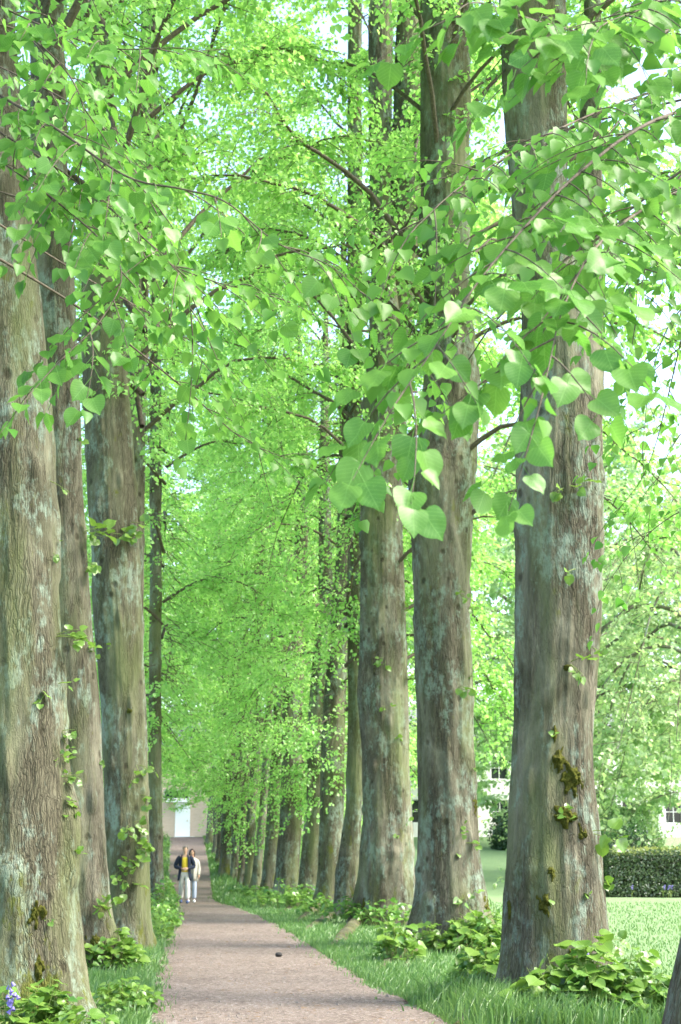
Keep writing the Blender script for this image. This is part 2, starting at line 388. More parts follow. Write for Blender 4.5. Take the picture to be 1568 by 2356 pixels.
# ------------------------------------------------------------------ trunks
def trunk_mesh(name, zs, cx, cyy, rad, seed, mat, sides=96, rows=240, flare=.5, flare_h=.45, flutes=7, flute_amt=.06, lump=.05, lobes=None, zpow=1.0):
    """trunk from profile (heights, centre x, centre y, radius); fluted, lumpy, with root flare; local coordinates from the base"""
    zt = np.linspace(0, 1, rows) ** zpow; z = zs[0] + (zs[-1] - zs[0]) * zt
    def sm(v):
        v = np.interp(z, zs, v); k = max(3, rows // 40); ker = np.hanning(k + 2)[1:-1]; ker /= ker.sum()
        vp = np.concatenate([np.full(k, v[0]), v, np.full(k, v[-1])]); return np.convolve(vp, ker, 'same')[k:-k]
    cxs, cys, rs = sm(cx), sm(cyy), sm(rad)
    th = np.arange(sides) * 2 * math.pi / sides
    Z, T = np.meshgrid(z, th, indexing='ij'); r = rs[:, None] * np.ones_like(T)
    pc = np.stack([np.cos(T) * 1.0, np.sin(T) * 1.0, Z * .22], -1)
    fl = fbm(pc * np.array([2.2, 2.2, 1.0]) + seed, seed, 3); r *= 1 + flute_amt * 3.0 * fl
    r += lump * rs[:, None] * 2.9 * fbm(np.stack([np.cos(T) * 2.2, np.sin(T) * 2.2, Z * 1.3], -1) + seed * 1.7, seed + 5, 4)
    kn = vnoise(np.stack([np.cos(T) * 3.0, np.sin(T) * 3.0, Z * 2.1], -1) + seed * 3.1, seed + 9); r += np.clip(kn - .72, 0, 1) * .5 * rs[:, None]
    # shallow vertical ridges
    rd = np.abs(fbm(np.stack([np.cos(T) * 9 , np.sin(T) * 9, Z * .55], -1) + seed, seed + 21, 3)); r += (rd - .1) * .07 * (rs[:, None] / .45)
    # root flare
    if flare:
        e = np.exp(-np.clip(Z, 0, 99) / flare_h)
        root = .5 + .5 * np.cos(T * flutes / 1.0 + 2.2 * np.sin(T * 2 + seed)) if lobes is None else sum(a * np.exp(-(((T - t0 + math.pi) % (2 * math.pi) - math.pi) / wd) ** 2) for t0, a, wd in lobes)
        r += rs[:, None] * flare * e * (.35 + .65 * root)
    V = np.stack([cxs[:, None] + np.cos(T) * r, cys[:, None] + np.sin(T) * r, Z], -1).reshape(-1, 3)
    i = np.arange(rows - 1)[:, None] * sides; j = np.arange(sides)[None]; j2 = (j + 1) % sides
    Fq = np.stack([i + j, i + j2, i + sides + j2, i + sides + j], -1).reshape(-1, 4)
    return mk_mesh(name, V, Fq, mat, True)

def profile(Y, rows):
    """picture measurements (height in picture, left, right) of a stem standing at distance Y -> z, x, r"""
    zs, xs, rs = [], [], []
    for py, l, r in rows:
        a, b = at(l, py, Y), at(r, py, Y); zs.append((a[2] + b[2]) / 2); xs.append((a[0] + b[0]) / 2); rs.append((b[0] - a[0]) / 2 * .97)
    o = np.argsort(zs); return np.array(zs)[o], np.array(xs)[o], np.array(rs)[o]

TREES = {}
def near_tree(key, name, label, Y, rows, seed, mat=BARK, top=(20, .16), group=None, extra=(), flare=.35, lobes=None, lump=.05, sides=112, rows_n=320, flutes=7, flare_h=.4):
    zs, xs, rs = profile(Y, rows); bx = float(xs[0]); z0 = float(zg(bx, Y))
    root = thing(name, label, 'tree', (bx, Y, z0), group)
    zs = zs - z0
    zz = np.concatenate([[-.25], zs[zs > -.2], [top[0]]]); xx = np.concatenate([[xs[0]], xs[zs > -.2], [xs[-1]]]) - bx; rr = np.concatenate([[rs[0]], rs[zs > -.2], [top[1]]])
    if zz[-2] >= zz[-1]: zz[-1] = zz[-2] + 6
    me = trunk_mesh('trunk', zz, xx, np.zeros_like(xx), rr, seed, mat, sides, rows_n, flare, flare_h, flutes, .05, lump, lobes, 1.25)
    link('trunk', me, root)
    for rows2, dy, tz in extra:
        z2, x2, r2 = profile(Y + dy, rows2); z2 = z2 - z0
        z2 = np.concatenate([z2, [tz]]); x2 = np.concatenate([x2, [x2[-1] + (x2[-1] - x2[0]) * .3]]) - bx; r2 = np.concatenate([r2, [r2[-1] * .5]])
        o = link('stem', trunk_mesh('stem', z2, x2, np.full(len(z2), dy), r2, seed + 7, mat, 64, 160, 0, .4, 7, .05, .05), root)
    TREES[key] = dict(root=root, loc=np.array([bx, Y, z0]), zs=zz, xs=xx, rs=rr)
    return root

def row_tree(key, name, label, Y, px, wpx, seed, mat=BARK, lean=0.0, H=21, group=None, flare=.6, twist=0.0):
    x = float(at(px, 2000, Y)[0]); r = wpx / F * Y / 2 * .95; z0 = float(zg(x, Y))
    root = thing(name, label, 'tree', (x, Y, z0), group); rg = np.random.default_rng(seed)
    zz = np.array([-.3, 0, 1, 3, 6, 10, 15, H]); xx = lean * np.array([0, 0, .1, .35, .8, 1.2, 1.3, 1.2]) + np.r_[0, 0, 0, rg.normal(0, .06, 5)]
    rr = r * np.array([1.12, 1.1, 1.0, .95, .86, .72, .5, .16])
    link('trunk', trunk_mesh('trunk', zz, xx, np.r_[0, 0, 0, rg.normal(0, .1, 5)], rr, seed, mat, 48, 130, flare, .35, 5, .06, .05, None, 1.2), root)
    TREES[key] = dict(root=root, loc=np.array([x, Y, z0]), zs=zz, xs=xx, rs=rr)
    return root

# ------------------------------------------------------------------ leaves as single objects on a shoot
def rot_mat(axis, nrm, pos, size):
    S, A, U = frames(np.asarray(axis, float)[None], np.asarray(nrm, float)[None])
    M = Matrix(((S[0, 0] * size, A[0, 0] * size, U[0, 0] * size, pos[0]), (S[0, 1] * size, A[0, 1] * size, U[0, 1] * size, pos[1]), (S[0, 2] * size, A[0, 2] * size, U[0, 2] * size, pos[2]), (0, 0, 0, 1)))
    return M
def put_leaf(parent, loc, pos, axis, nrm, size, rg, meshes):
    o = link('leaf', meshes[int(rg.integers(len(meshes)))], parent)
    o.matrix_basis = rot_mat(axis, nrm, np.asarray(pos) - loc, size); return o

def spray(P, rg, spacing=.11, tw=(.18, .42), lsize=.07, n_lat=None, dens=1.0, hang=.45, start=.12):
    """a branch with side shoots; returns tubes and leaves (pos, axis, normal, size)"""
    P = smooth_path(P, 40); seg = np.linalg.norm(np.diff(P, axis=0), axis=1); L = seg.sum(); cum = np.r_[0, np.cumsum(seg)] / L
    tubes = [tube(P, np.interp(cum, [0, 1], [.003 + .002 * L, .0018]), 6)]; leaves = []
    def pt(t): return np.array([np.interp(t, cum, P[:, k]) for k in range(3)])
    s = start; sg = 1
    up = np.array([0, 0, 1.0])
    def twig(base, d, ln, lev=0):
        d = d / np.linalg.norm(d); n = max(2, int(ln / .042 * dens)); q = np.linspace(0, 1, 6)[:, None]
        bend = rg.normal(0, .12, 3)
        T = base + d * ln * q + (np.array([0, 0, -1]) * hang * ln * .8 + bend * ln) * q ** 2
        tubes.append(tube(T, np.linspace(.0034, .0013, 6), 4))
        sd_ = np.cross(d, up); sd_ /= np.linalg.norm(sd_) + 1e-6; g = 1
        for i in range(n):
            t = (i + .6) / n; k = t * 5; a = min(int(k), 4); p = T[a] + (T[a + 1] - T[a]) * (k - a); g = -g
            sz = lsize * rg.uniform(.62, 1.22) * (1.0 - .25 * abs(t - .6))
            ax = sd_ * g * .75 + d * .55 + np.array([0, 0, -.35 - hang]) + rg.normal(0, .28, 3); ax /= np.linalg.norm(ax)
            nr = up * .9 + d * .3 - np.array([0, 1, 0]) * .35 + rg.normal(0, .38, 3)
            leaves.append((p + ax * sz * .5, ax, nr, sz))
        ax = d + np.array([0, 0, -.5]); leaves.append((T[-1] + .02 * d, ax, up + rg.normal(0, .3, 3), lsize * rg.uniform(.7, 1.1)))
    while s < 1.0:
        b = pt(s); t = pt(min(1, s + .03)) - pt(max(0, s - .03)); t /= np.linalg.norm(t) + 1e-9
        sd_ = np.cross(t, up); sd_ /= np.linalg.norm(sd_) + 1e-6; sg = -sg
        d = t * .7 + sd_ * sg * rg.uniform(.5, 1.1) + np.array([0, 0, rg.normal(-.05, .3)])
        twig(b, d, rg.uniform(*tw))
        s += spacing / L * rg.uniform(.6, 1.4)
    twig(P[-1], P[-1] - P[-4], rg.uniform(*tw))
    return tubes, leaves

# ================================================================== THE SETTING
def axis_steps(a, b, fine0, fine1, fs, cs):
    l = list(np.arange(fine0, fine1, fs)); x = fine0
    st = cs
    while x > a: x -= st; st *= 1.35; l.insert(0, x)
    x = fine1; st = cs
    while x < b: l.append(x); x += st; st *= 1.35
    l.append(x); return np.array(l)
gx = axis_steps(-1500, 1500, -12, 40, .5, 2.0); gy = axis_steps(-800, 2500, -4, 110, .5, 2.0)
GX, GY = np.meshgrid(gx, gy, indexing='ij')
GZ = zg(GX, GY) + np.where((GX < -1.2) | (GX > 3.0), .05 * fbm(np.stack([GX * .6, GY * .6, GX * 0], -1), 3, 3), 0) - .01
nx, ny = len(gx), len(gy); ii = np.arange(nx - 1)[:, None] * ny; jj = np.arange(ny - 1)[None]
gf = np.stack([ii + jj, ii + ny + jj, ii + ny + jj + 1, ii + jj + 1], -1).reshape(-1, 4)
tag(link('ground', mk_mesh('ground', np.stack([GX, GY, GZ], -1), gf, ground_mat(), True)), kind='structure')

PY_ = [-4, 6, 14.7, 19.8, 25, 31.8, 38, 43, 47, 50, 53, 60, 70, 90, 105.2]
PR_ = [2.7, 2.66, 2.55, 2.32, 2.2, 2.09, 1.9, 1.68, 1.4, 1.02, .9, .92, .97, .98, .95]
PL_ = [-.3, -.32, -.34, -.41, -.42, -.36, -.33, -.27, -.36, -.48, -.55, -.7, -.88, -1.1, -1.28]
def path_r(y): return np.interp(y, PY_, PR_)
def path_l(y): return np.interp(y, PY_, PL_)
py_ = np.concatenate([np.arange(-4, 40, .12), np.arange(40, 105.2, .3)]); nu = 40
U, Yg = np.meshgrid(np.linspace(0, 1, nu), py_, indexing='ij')
wob = lambda y, s: .40 * fbm(np.stack([y * 1.4, y * 0 + s, y * 0], -1), 11 + s, 5)
XL = path_l(Yg) + wob(Yg, 1) - .05; XR = path_r(Yg) + wob(Yg, 7) + .05
Xp = XL + (XR - XL) * U
edge = np.minimum(U, 1 - U) * (XR - XL)
Zp = zg(Xp, Yg) + .012 + .03 * fbm(np.stack([Xp * 1.5, Yg * 1.5, Xp * 0], -1), 8, 4) - .05 * np.exp(-edge / .06)
npy = len(py_); ii = np.arange(nu - 1)[:, None] * npy; jj = np.arange(npy - 1)[None]
pf = np.stack([ii + jj, ii + npy + jj, ii + npy + jj + 1, ii + jj + 1], -1).reshape(-1, 4)
tag(link('path', mk_mesh('path', np.stack([Xp, Yg, Zp], -1), pf, path_mat(), True)), kind='structure')
def zpath(x, y): return float(zg(x, y)) + .012

# ================================================================== CROWN KINDS
lane_r = lambda p: (p[:, 0] < -1.2) & (p[:, 2] < 4.4)        # the lane over the path is kept clear by walkers
lane_l = lambda p: (p[:, 0] > 1.0) & (p[:, 2] < 4.2)
thin = lambda p: (np.abs(p[:, 0]) > .85) | (np.random.default_rng(9).uniform(0, 1, len(p)) < .22) | (p[:, 2] < 4.5)   # light sprays only along the stem
make_crown('far1', seed=1, z0=4.2, z1=27, R=4.0, nl=34, twigs_per=24, leaves_per=9, size=.105, droop=.75, epi=(300, 3.4, 18), lane=lane_r, leaf_filter=thin, limb_r=.009, rise=.6)
make_crown('far2', seed=2, z0=4.6, z1=26, R=3.9, nl=34, twigs_per=24, leaves_per=9, size=.105, droop=.85, epi=(300, 3.4, 18), lane=lane_r, leaf_filter=thin, limb_r=.009, rise=.55)
make_crown('far3', seed=3, z0=4.0, z1=27, R=4.0, nl=34, twigs_per=24, leaves_per=9, size=.105, droop=.6, epi=(300, 3.2, 18), lane=lane_r, leaf_filter=thin, limb_r=.009, rise=.7)
make_crown('low', seed=4, z0=1.6, z1=25, R=3.4, nl=34, twigs_per=24, leaves_per=9, size=.10, droop=.8, epi=(320, .9, 14), lane=lane_l, rise=.5)
make_crown('near1', seed=5, z0=9.5, z1=27, R=4.8, nl=30, twigs_per=34, leaves_per=9, size=.095, droop=.45, epi=(60, 9, 18), shape=(L4_V, L4_F), rise=1.35, inner=.35, limb_r=.009)
make_crown('near2', seed=6, z0=8.5, z1=27, R=4.8, nl=30, twigs_per=34, leaves_per=9, size=.095, droop=.45, epi=(60, 9, 18), shape=(L4_V, L4_F), rise=1.35, inner=.35, limb_r=.009)
make_crown('side', seed=12, z0=7.0, z1=25, R=4.8, nl=44, twigs_per=26, leaves_per=9, size=.10, droop=.6, rise=.9, inner=.2, limb_r=.009, shape=(L4_V, L4_F), lane=lambda p: p[:, 0] < .75)
dome = lambda s: .55 + 1.1 * s * (1 - s) * 2 - .45 * s ** 3
make_crown('broad1', mat=LEAF_B, seed=7, z0=1.6, z1=14, R=5.6, nl=34, twigs_per=20, leaves_per=8, size=.19, droop=.45, rise=.75, prof=dome, tw_len=(.7, 1.6), bark=BARKG)
make_crown('broad2', mat=LEAF_B, seed=8, z0=2.0, z1=17, R=6.2, nl=34, twigs_per=20, leaves_per=8, size=.19, droop=.35, rise=.85, prof=dome, tw_len=(.7, 1.6), bark=BARKG)
make_crown('weeping', mat=LEAF_W, seed=9, z0=5.5, z1=14, R=6.0, nl=26, twigs_per=21, leaves_per=9, size=.15, droop=1.55, rise=1.15, prof=dome, tw_len=(1.4, 3.2), bark=BARKG)

# ================================================================== THE AVENUE
ROW = 'limes in the row beside the lawn'; ROWW = 'limes in the row on the weedy side of the path'
near_tree('T1', 'lime_tree', 'stout forked lime with moss cushions, leafy suckers round its foot', 17.0,
    [(2300, 1157, 1400), (2240, 1160, 1396), (2131, 1160, 1396), (2076, 1160, 1392), (2002, 1166, 1385), (1787, 1175, 1366), (1640, 1184, 1363), (1500, 1184, 1375), (1330, 1186, 1385), (1230, 1189, 1388), (1050, 1187, 1388), (960, 1195, 1386), (900, 1200, 1386), (820, 1203, 1384), (720, 1198, 1366), (600, 1190, 1330), (450, 1176, 1308), (300, 1164, 1304), (50, 1150, 1304)],
    11, BARK, (19, .2), extra=[([(1000, 1290, 1380), (860, 1310, 1390), (700, 1318, 1388), (500, 1325, 1386), (300, 1334, 1384), (100, 1345, 1385)], .12, 17)],
    flare=.22, lobes=[(math.pi * 1.06, 2.4, .30), (-.25, 1.5, .30), (-1.2, .7, .5), (math.pi * .6, 1.0, .5), (-2.3, .6, .4)], sides=144, rows_n=460)
near_tree('T2', 'lime_tree', 'straight lime with mossy buttress and a stepped shoulder at half height', 27.0,
    [(2170, 946, 1120), (2131, 948, 1124), (2056, 957, 1116), (1955, 961, 1104), (1755, 960, 1092), (1597, 956, 1092), (1421, 952, 1083), (1221, 945, 1087), (1130, 936, 1096), (1085, 938, 1098), (1050, 955, 1099), (961, 970, 1100), (861, 975, 1103), (761, 980, 1086), (610, 975, 1083), (501, 970, 1083), (250, 970, 1084), (50, 966, 1083)],
    23, BARK, (22, .2), flare=.3, lobes=[(math.pi * 1.1, 2.6, .3), (-.15, 2.0, .35), (-1.4, .6, .4), (1.6, 1, .5)])
near_tree('T3', 'lime_tree', 'broad smooth lime whose pale and dark stems part high up', 36.0,
    [(2110, 824, 952), (2060, 824, 956), (1955, 830, 956), (1755, 832, 942), (1597, 822, 942), (1421, 827, 935), (1221, 830, 930), (1112, 832, 930), (961, 834, 938), (811, 846, 930), (660, 855, 912), (501, 851, 900), (250, 848, 903), (50, 848, 905)],
    37, BARK, (24, .2), extra=[([(900, 880, 940), (760, 892, 946), (660, 897, 957), (501, 897, 968), (250, 905, 970), (50, 912, 970)], .25, 24)], flare=.3,
    lobes=[(math.pi, 2.2, .35), (-.2, 1.0, .4), (-1.5, .8, .4)])
near_tree('L1', 'lime_tree', 'massive lichened lime with square moss pad and bluebells at its foot', 15.2,
    [(2350, -150, 212), (2300, -140, 202), (2200, -125, 196), (2100, -112, 188), (2000, -105, 181), (1850, -98, 172), (1700, -95, 156), (1550, -92, 146), (1400, -90, 140), (1250, -92, 134), (1100, -98, 128), (900, -105, 118), (700, -115, 100), (500, -125, 74), (300, -125, 48), (50, -125, 38)],
    41, BARK2, (17, .2), flare=.25, lobes=[(-.25, 1.9, .3), (-1.3, .7, .5), (3.1, 1.2, .6)], sides=144, rows_n=460)
near_tree('L2', 'lime_tree', 'brown lime with ribbed bark close behind the massive lichened lime', 22.0,
    [(2215, 130, 280), (2100, 124, 256), (1950, 118, 244), (1800, 112, 240), (1650, 105, 233), (1500, 98, 217), (1350, 90, 207), (1200, 85, 196), (1050, 82, 189), (900, 80, 184), (700, 78, 176), (450, 72, 160), (200, 68, 152), (50, 66, 150)],
    53, BARK, (19, .2), flare=.2, lobes=[(-.2, 1.6, .35), (-1.6, .6, .5)])
near_tree('L3', 'lime_tree', 'grey lime with pale streak, sunken knots and leafy shoots down its trunk', 26.5,
    [(2175, 236, 352), (2100, 238, 346), (1950, 238, 345), (1800, 238, 340), (1650, 232, 336), (1500, 220, 330), (1350, 212, 324), (1200, 204, 318), (1050, 196, 308), (900, 190, 299), (750, 188, 288), (600, 190, 276), (400, 200, 268), (200, 205, 262), (50, 205, 258)],
    67, BARK2, (20, .2), flare=.2, lobes=[(-.2, 1.2, .35), (-1.6, .6, .5)])
near_tree('L3b', 'lime_tree', 'slender pale lime leaning out above the grey lime', 33.0,
    [(2130, 262, 330), (1900, 268, 330), (1600, 276, 330), (1200, 284, 332), (900, 294, 338), (600, 306, 346), (300, 318, 360), (50, 324, 368)],
    71, BARK, (22, .15), flare=.3)
near_tree('L4', 'lime_tree', 'slim grey lime by the tall weeds, last bare trunk on that side', 40.0,
    [(2100, 335, 380), (2000, 338, 376), (1850, 340, 374), (1700, 342, 372), (1400, 344, 372), (1000, 346, 372), (600, 345, 368), (50, 345, 362)],
    79, BARK, (23, .15), flare=.5)
near_tree('T0', 'lime_tree', 'dark near lime trunk leaning outwards with leafy boughs overhead', 9.2,
    [(2500, 1510, 1800), (2356, 1533, 1800), (2250, 1552, 1806), (2100, 1578, 1822), (1800, 1610, 1848), (1200, 1650, 1880), (600, 1690, 1910), (0, 1720, 1930)],
    83, BARKD, (16, .2), flare=.25, lobes=[(3.3, 1.4, .5), (-1.5, .8, .5)])
root = thing('lime_tree', 'lime with leafy boughs reaching over the path before the massive lime', 'tree', (-2.35, 5.6, 0))
link('trunk', trunk_mesh('trunk', np.array([-.3, 0, 1, 3, 6, 10, 16]), np.array([0, 0, 0, -.05, -.1, -.1, 0]), np.zeros(7), np.array([.5, .48, .44, .42, .38, .3, .15]), 91, BARK, 64, 160, .4, .4), root)
TREES['L0'] = dict(root=root, loc=np.array([-2.35, 5.6, 0.0]), zs=np.array([-.3, 16]), xs=np.zeros(2), rs=np.array([.45, .2]))
near_tree('T3b', 'lime_tree', 'mossy lime leaning in behind the broad smooth lime', 40.0,
    [(2085, 768, 822), (2003, 773, 827), (1859, 796, 834), (1700, 800, 836), (1400, 800, 836), (1000, 798, 832), (500, 800, 834), (50, 800, 834)], 97, BARK2, (23, .15), flare=.5, lump=.1, sides=64, rows_n=200)
ORD = ['first', 'second', 'third', 'fourth', 'fifth', 'sixth', 'seventh', 'eighth', 'ninth', 'tenth', 'eleventh']
row_tree('T4', 'lime_tree', 'tall dark lime next beyond the mossy leaning lime', 46, 758, 60, 101, BARK2, .35, group=None)
row_tree('T5', 'lime_tree', 'lime with moss streaks, second beyond the mossy leaning lime', 51, 711, 50, 103, BARK2, .4)
row_tree('T6', 'lime_tree', 'wide pale-sided lime, third beyond the mossy leaning lime', 55, 661, 54, 107, BARK, .3)
row_tree('T7', 'lime_tree', 'narrow lime, fourth beyond the mossy leaning lime', 59, 620, 33, 109, BARK, .3, group=ROW)
row_tree('T8', 'lime_tree', 'thin pale lime with a swept-out foot leaning over the path', 61, 590, 20, 113, BARKG, .45, flare=1.2)
for k, (Y, px, wp) in enumerate([(63, 574, 23), (65.5, 557, 18), (68, 541, 19), (70, 519, 27), (78, 504, 14), (86, 496, 14), (96, 482, 17)]):
    row_tree('T%d' % (9 + k), 'lime_tree', 'far lime, %s in the close-set row beyond the thin pale leaning lime' % ORD[k], Y, px, wp, 120 + k, (BARK2, BARKD, BARK)[k % 3], .25, group=ROW)
left_lab = 'lime clothed in leaves to the ground, %s beyond the slim grey lime'
for k, (Y, x) in enumerate([(49, -2.1), (58, -2.3), (67, -2.5), (77, -2.8), (88, -3.1)]):
    px = float(CX + F * ((x * _r[0] + Y * _r[1]) / (x * _f[0] + Y * _f[1] - .0)))
    row_tree('L%d' % (5 + k), 'lime_tree', left_lab % ORD[k], Y, px, .55 * F / Y, 140 + k, BARK, .1, group=ROWW)

rc = random.Random(5)
for k, key in enumerate(['T4', 'T5', 'T6', 'T7', 'T8', 'T9', 'T10', 'T11', 'T12', 'T13', 'T14', 'T15']):
    if key in ('T8', 'T10', 'T15'):
        add_crown(TREES[key]['root'], 'far2', rc.uniform(-.2, .2), (.3, 0, 6), .74, rc.choice((-1, 1))); continue
    add_crown(TREES[key]['root'], ('far1', 'far2', 'far3')[k % 3], rc.uniform(-.2, .2), (.3 if k < 7 else .7, 0, -.2 if k < 3 else -1.2), rc.uniform(.92, 1.06), rc.choice((-1, 1)))
add_crown(TREES['L9']['root'], 'far2', 3.14, (-.3, 0, 5), .78)
for k in range(5, 9): add_crown(TREES['L%d' % k]['root'], 'low', rc.uniform(-.2, .2), (-.2, 0, 0), rc.uniform(.95, 1.08), rc.choice((-1, 1)))
for key, ck, rot, dz in (('T1', 'near1', .4, 1.5), ('T2', 'near2', 2.2, 1.5), ('T3', 'near1', 4.0, 0), ('T3b', 'far2', 0, 3.5), ('L1', 'near2', 5.0, 1), ('L2', 'near1', 3.1, 1.0), ('L3', 'near2', 1.2, 0), ('L3b', 'near1', .2, .5), ('L4', 'far3', 3.14, 1.2), ('T0', 'near1', 2.6, 0), ('L0', 'near2', 3.9, 0)):
    add_crown(TREES[key]['root'], ck, rot, (0, 0, dz), 1.0)

for key, dz, fl in (('T1', 1.2, 1), ('T2', 0, -1), ('T3', -1.5, 1), ('T3b', -2.0, -1)): add_crown(TREES[key]['root'], 'side', 0, (0, 0, dz), 1.0, fl)

# ================================================================== TREES ACROSS THE LAWN
def broad_tree(name, label, x, y, key, seed, H, r, scale=1.0, lean=0.0, group=None, mat=BARKG):
    z0 = float(zg(x, y)); root = thing(name, label, 'tree', (x, y, z0), group)
    zz = np.array([-.3, 0, 1.5, H * .5, H]); rr = r * np.array([1.2, 1.1, 1, .6, .12]); xx = lean * np.array([0, 0, .1, .5, .8])
    link('trunk', trunk_mesh('trunk', zz, xx, np.zeros(5), rr, seed, mat, 32, 80, .5, .4, 5), root)
    add_crown(root, key, seed * 1.3, (0, 0, 0), scale); return root
broad_tree('weeping_tree', 'yellow-green weeping tree trailing its boughs over the clipped hedge', 21.5, 64, 'weeping', 201, 17, .4, 1.25, 1.0)
broad_tree('broad_tree', 'bright round-headed tree with bare low boughs behind the clipped hedge', 17.8, 72, 'broad2', 203, 19, .4, 1.3, 1.2)
broad_tree('broad_tree', 'light green spreading tree at the foot of the white building', 28.5, 84, 'broad1', 205, 19, .35, 1.5)
broad_tree('broad_tree', 'light green tree over the dark bush on the rising lawn', 15.6, 97, 'broad1', 207, 20, .35, 1.5)
broad_tree('broad_tree', 'tall pale tree standing beside the white building', 22.5, 104, 'broad2', 209, 24, .4, 1.5)
broad_tree('broad_tree', 'broad green tree between the avenue and the white building', 9.5, 108, 'broad2', 211, 24, .4, 1.5)
broad_tree('broad_tree', 'low spreading tree half hiding the windows of the white building', 24.3, 92, 'broad1', 219, 12, .3, 1.05)
broad_tree('broad_tree', 'tree rising behind the white building', 33, 127, 'broad2', 213, 28, .5, 1.9)
broad_tree('broad_tree', 'tree rising behind the brick house', -6, 124, 'broad1', 215, 26, .5, 1.9)
broad_tree('broad_tree', 'tree rising between brick house and white building', 8, 130, 'broad2', 217, 28, .5, 1.8)

# ================================================================== NEAR BOUGHS (their leaves are single objects)
def boughs(key, specs, seed, limit=300):
    T = TREES[key]; root, loc = T['root'], T['loc']; rg = np.random.default_rng(seed); cand = []
    for pts, kw in specs:
        P = np.array([at(*p) for p in pts])
        # the wood runs back to the stem it grows from
        h = P[0][2]; stem = np.array([loc[0] + np.interp(h - loc[2], T['zs'], T['xs']), loc[1], h - .5])
        tubes, lv = spray(P, rg, **kw)
        mid = (stem + P[0]) / 2 + np.array([0, 0, .12])
        Lr = float(np.linalg.norm(stem - P[0])); r0 = .003 + .002 * np.linalg.norm(np.diff(P, axis=0), axis=1).sum()
        tubes.append(tube(smooth_path([stem, mid, P[0], P[1] * .15 + P[0] * .85], 12), np.linspace(r0 + .003 * Lr, r0, 12), 6))
        v, f = join(tubes); b = link('branch', mk_mesh('branch', v - loc, f, TWIG, True), root)
        cand += [(l, b) for l in lv]
    def vis(c):
        (p, a, n, s), _ = c; d = p - CAM; dep = d @ _f; x = CX + F * (d @ _r) / dep; y = CY - F * (d @ _u) / dep
        inside = -40 < x < 1610 and -40 < y < 2400
        return (s / dep) * (1 if inside else .01)
    cand.sort(key=vis, reverse=True)
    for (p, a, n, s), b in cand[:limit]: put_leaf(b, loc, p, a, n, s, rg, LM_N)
    rest = cand[limit:]
    if rest:
        vs_, fs_, n0, rn = [], [], 0, []
        p = np.array([c[0][0] for c in rest]) - loc; a = np.array([c[0][1] for c in rest]); n = np.array([c[0][2] for c in rest]); s = np.array([c[0][3] for c in rest])
        o = link('leaves', leaf_cloud('leaves', p, a, n, s, LEAF_NC, (L6_V, L6_F), rg), root); o['kind'] = 'stuff'
    print('boughs', key, len(cand))
big = dict(spacing=.10, tw=(.2, .46), lsize=.092, dens=.95)
med = dict(spacing=.09, tw=(.22, .5), lsize=.078, dens=.95)
boughs('T0', [
    ([(1640, 230, 6.8), (1480, 290, 6.1), (1330, 400, 5.5), (1210, 520, 5.0), (1100, 650, 4.7), (1000, 800, 4.5), (930, 900, 4.4)], dict(big, start=.05)),
    ([(1640, 40, 6.2), (1450, 90, 5.4), (1280, 60, 4.8), (1120, 10, 4.4)], big),
    ([(1640, 400, 6.6), (1500, 470, 5.8), (1380, 560, 5.1), (1300, 700, 4.6), (1255, 880, 4.3)], big),
    ([(1660, 160, 7.4), (1420, 240, 6.9), (1220, 330, 6.4), (1060, 430, 6.0), (960, 520, 5.8)], med),
    ([(1650, -80, 5.6), (1520, 0, 5.1), (1400, 50, 4.7)], big),
    ([(1660, 90, 8.0), (1560, 180, 7.6), (1440, 260, 7.3), (1340, 420, 7.0), (1300, 540, 6.9)], med),
    ([(1680, 300, 8.4), (1570, 400, 8.1), (1500, 560, 7.9), (1470, 700, 7.8)], med),
    ([(1690, 640, 9.4), (1560, 720, 9.6), (1500, 860, 9.9), (1480, 1020, 10.2)], dict(med, spacing=.3, dens=.6)),
    ([(1690, 430, 9.2), (1590, 700, 10.0), (1500, 1050, 11), (1420, 1180, 11.6)], dict(med, spacing=.45, dens=.5)),
    ([(1690, 300, 8), (1200, 680, 8.6), (1050, 860, 9.0), (900, 960, 9.4), (840, 1070, 9.6)], dict(med, spacing=.2, start=.55)),
    ([(1690, 200, 8), (1300, 300, 8.6), (1000, 420, 9.2), (870, 480, 9.6)], dict(med, spacing=.3, start=.5)),
    ([(1690, 1150, 10.4), (1560, 1180, 11), (1460, 1260, 11.5), (1400, 1340, 11.8)], dict(med, spacing=.4, dens=.6)),
    ([(1700, 560, 9.5), (1600, 620, 9.8), (1500, 650, 10.2), (1420, 700, 10.6)], dict(med, spacing=.14, dens=.9)),
    ([(1700, 720, 10), (1590, 780, 10.2), (1480, 880, 10.6), (1430, 960, 11)], dict(med, spacing=.16, dens=.8)),
    ([(1700, 460, 9), (1590, 480, 9), (1480, 530, 9.2), (1420, 600, 9.4)], dict(med, spacing=.13)),
    ([(1700, 900, 11), (1600, 960, 11.3), (1530, 1060, 11.6), (1500, 1160, 12)], dict(med, spacing=.2, dens=.7)),
], 301)
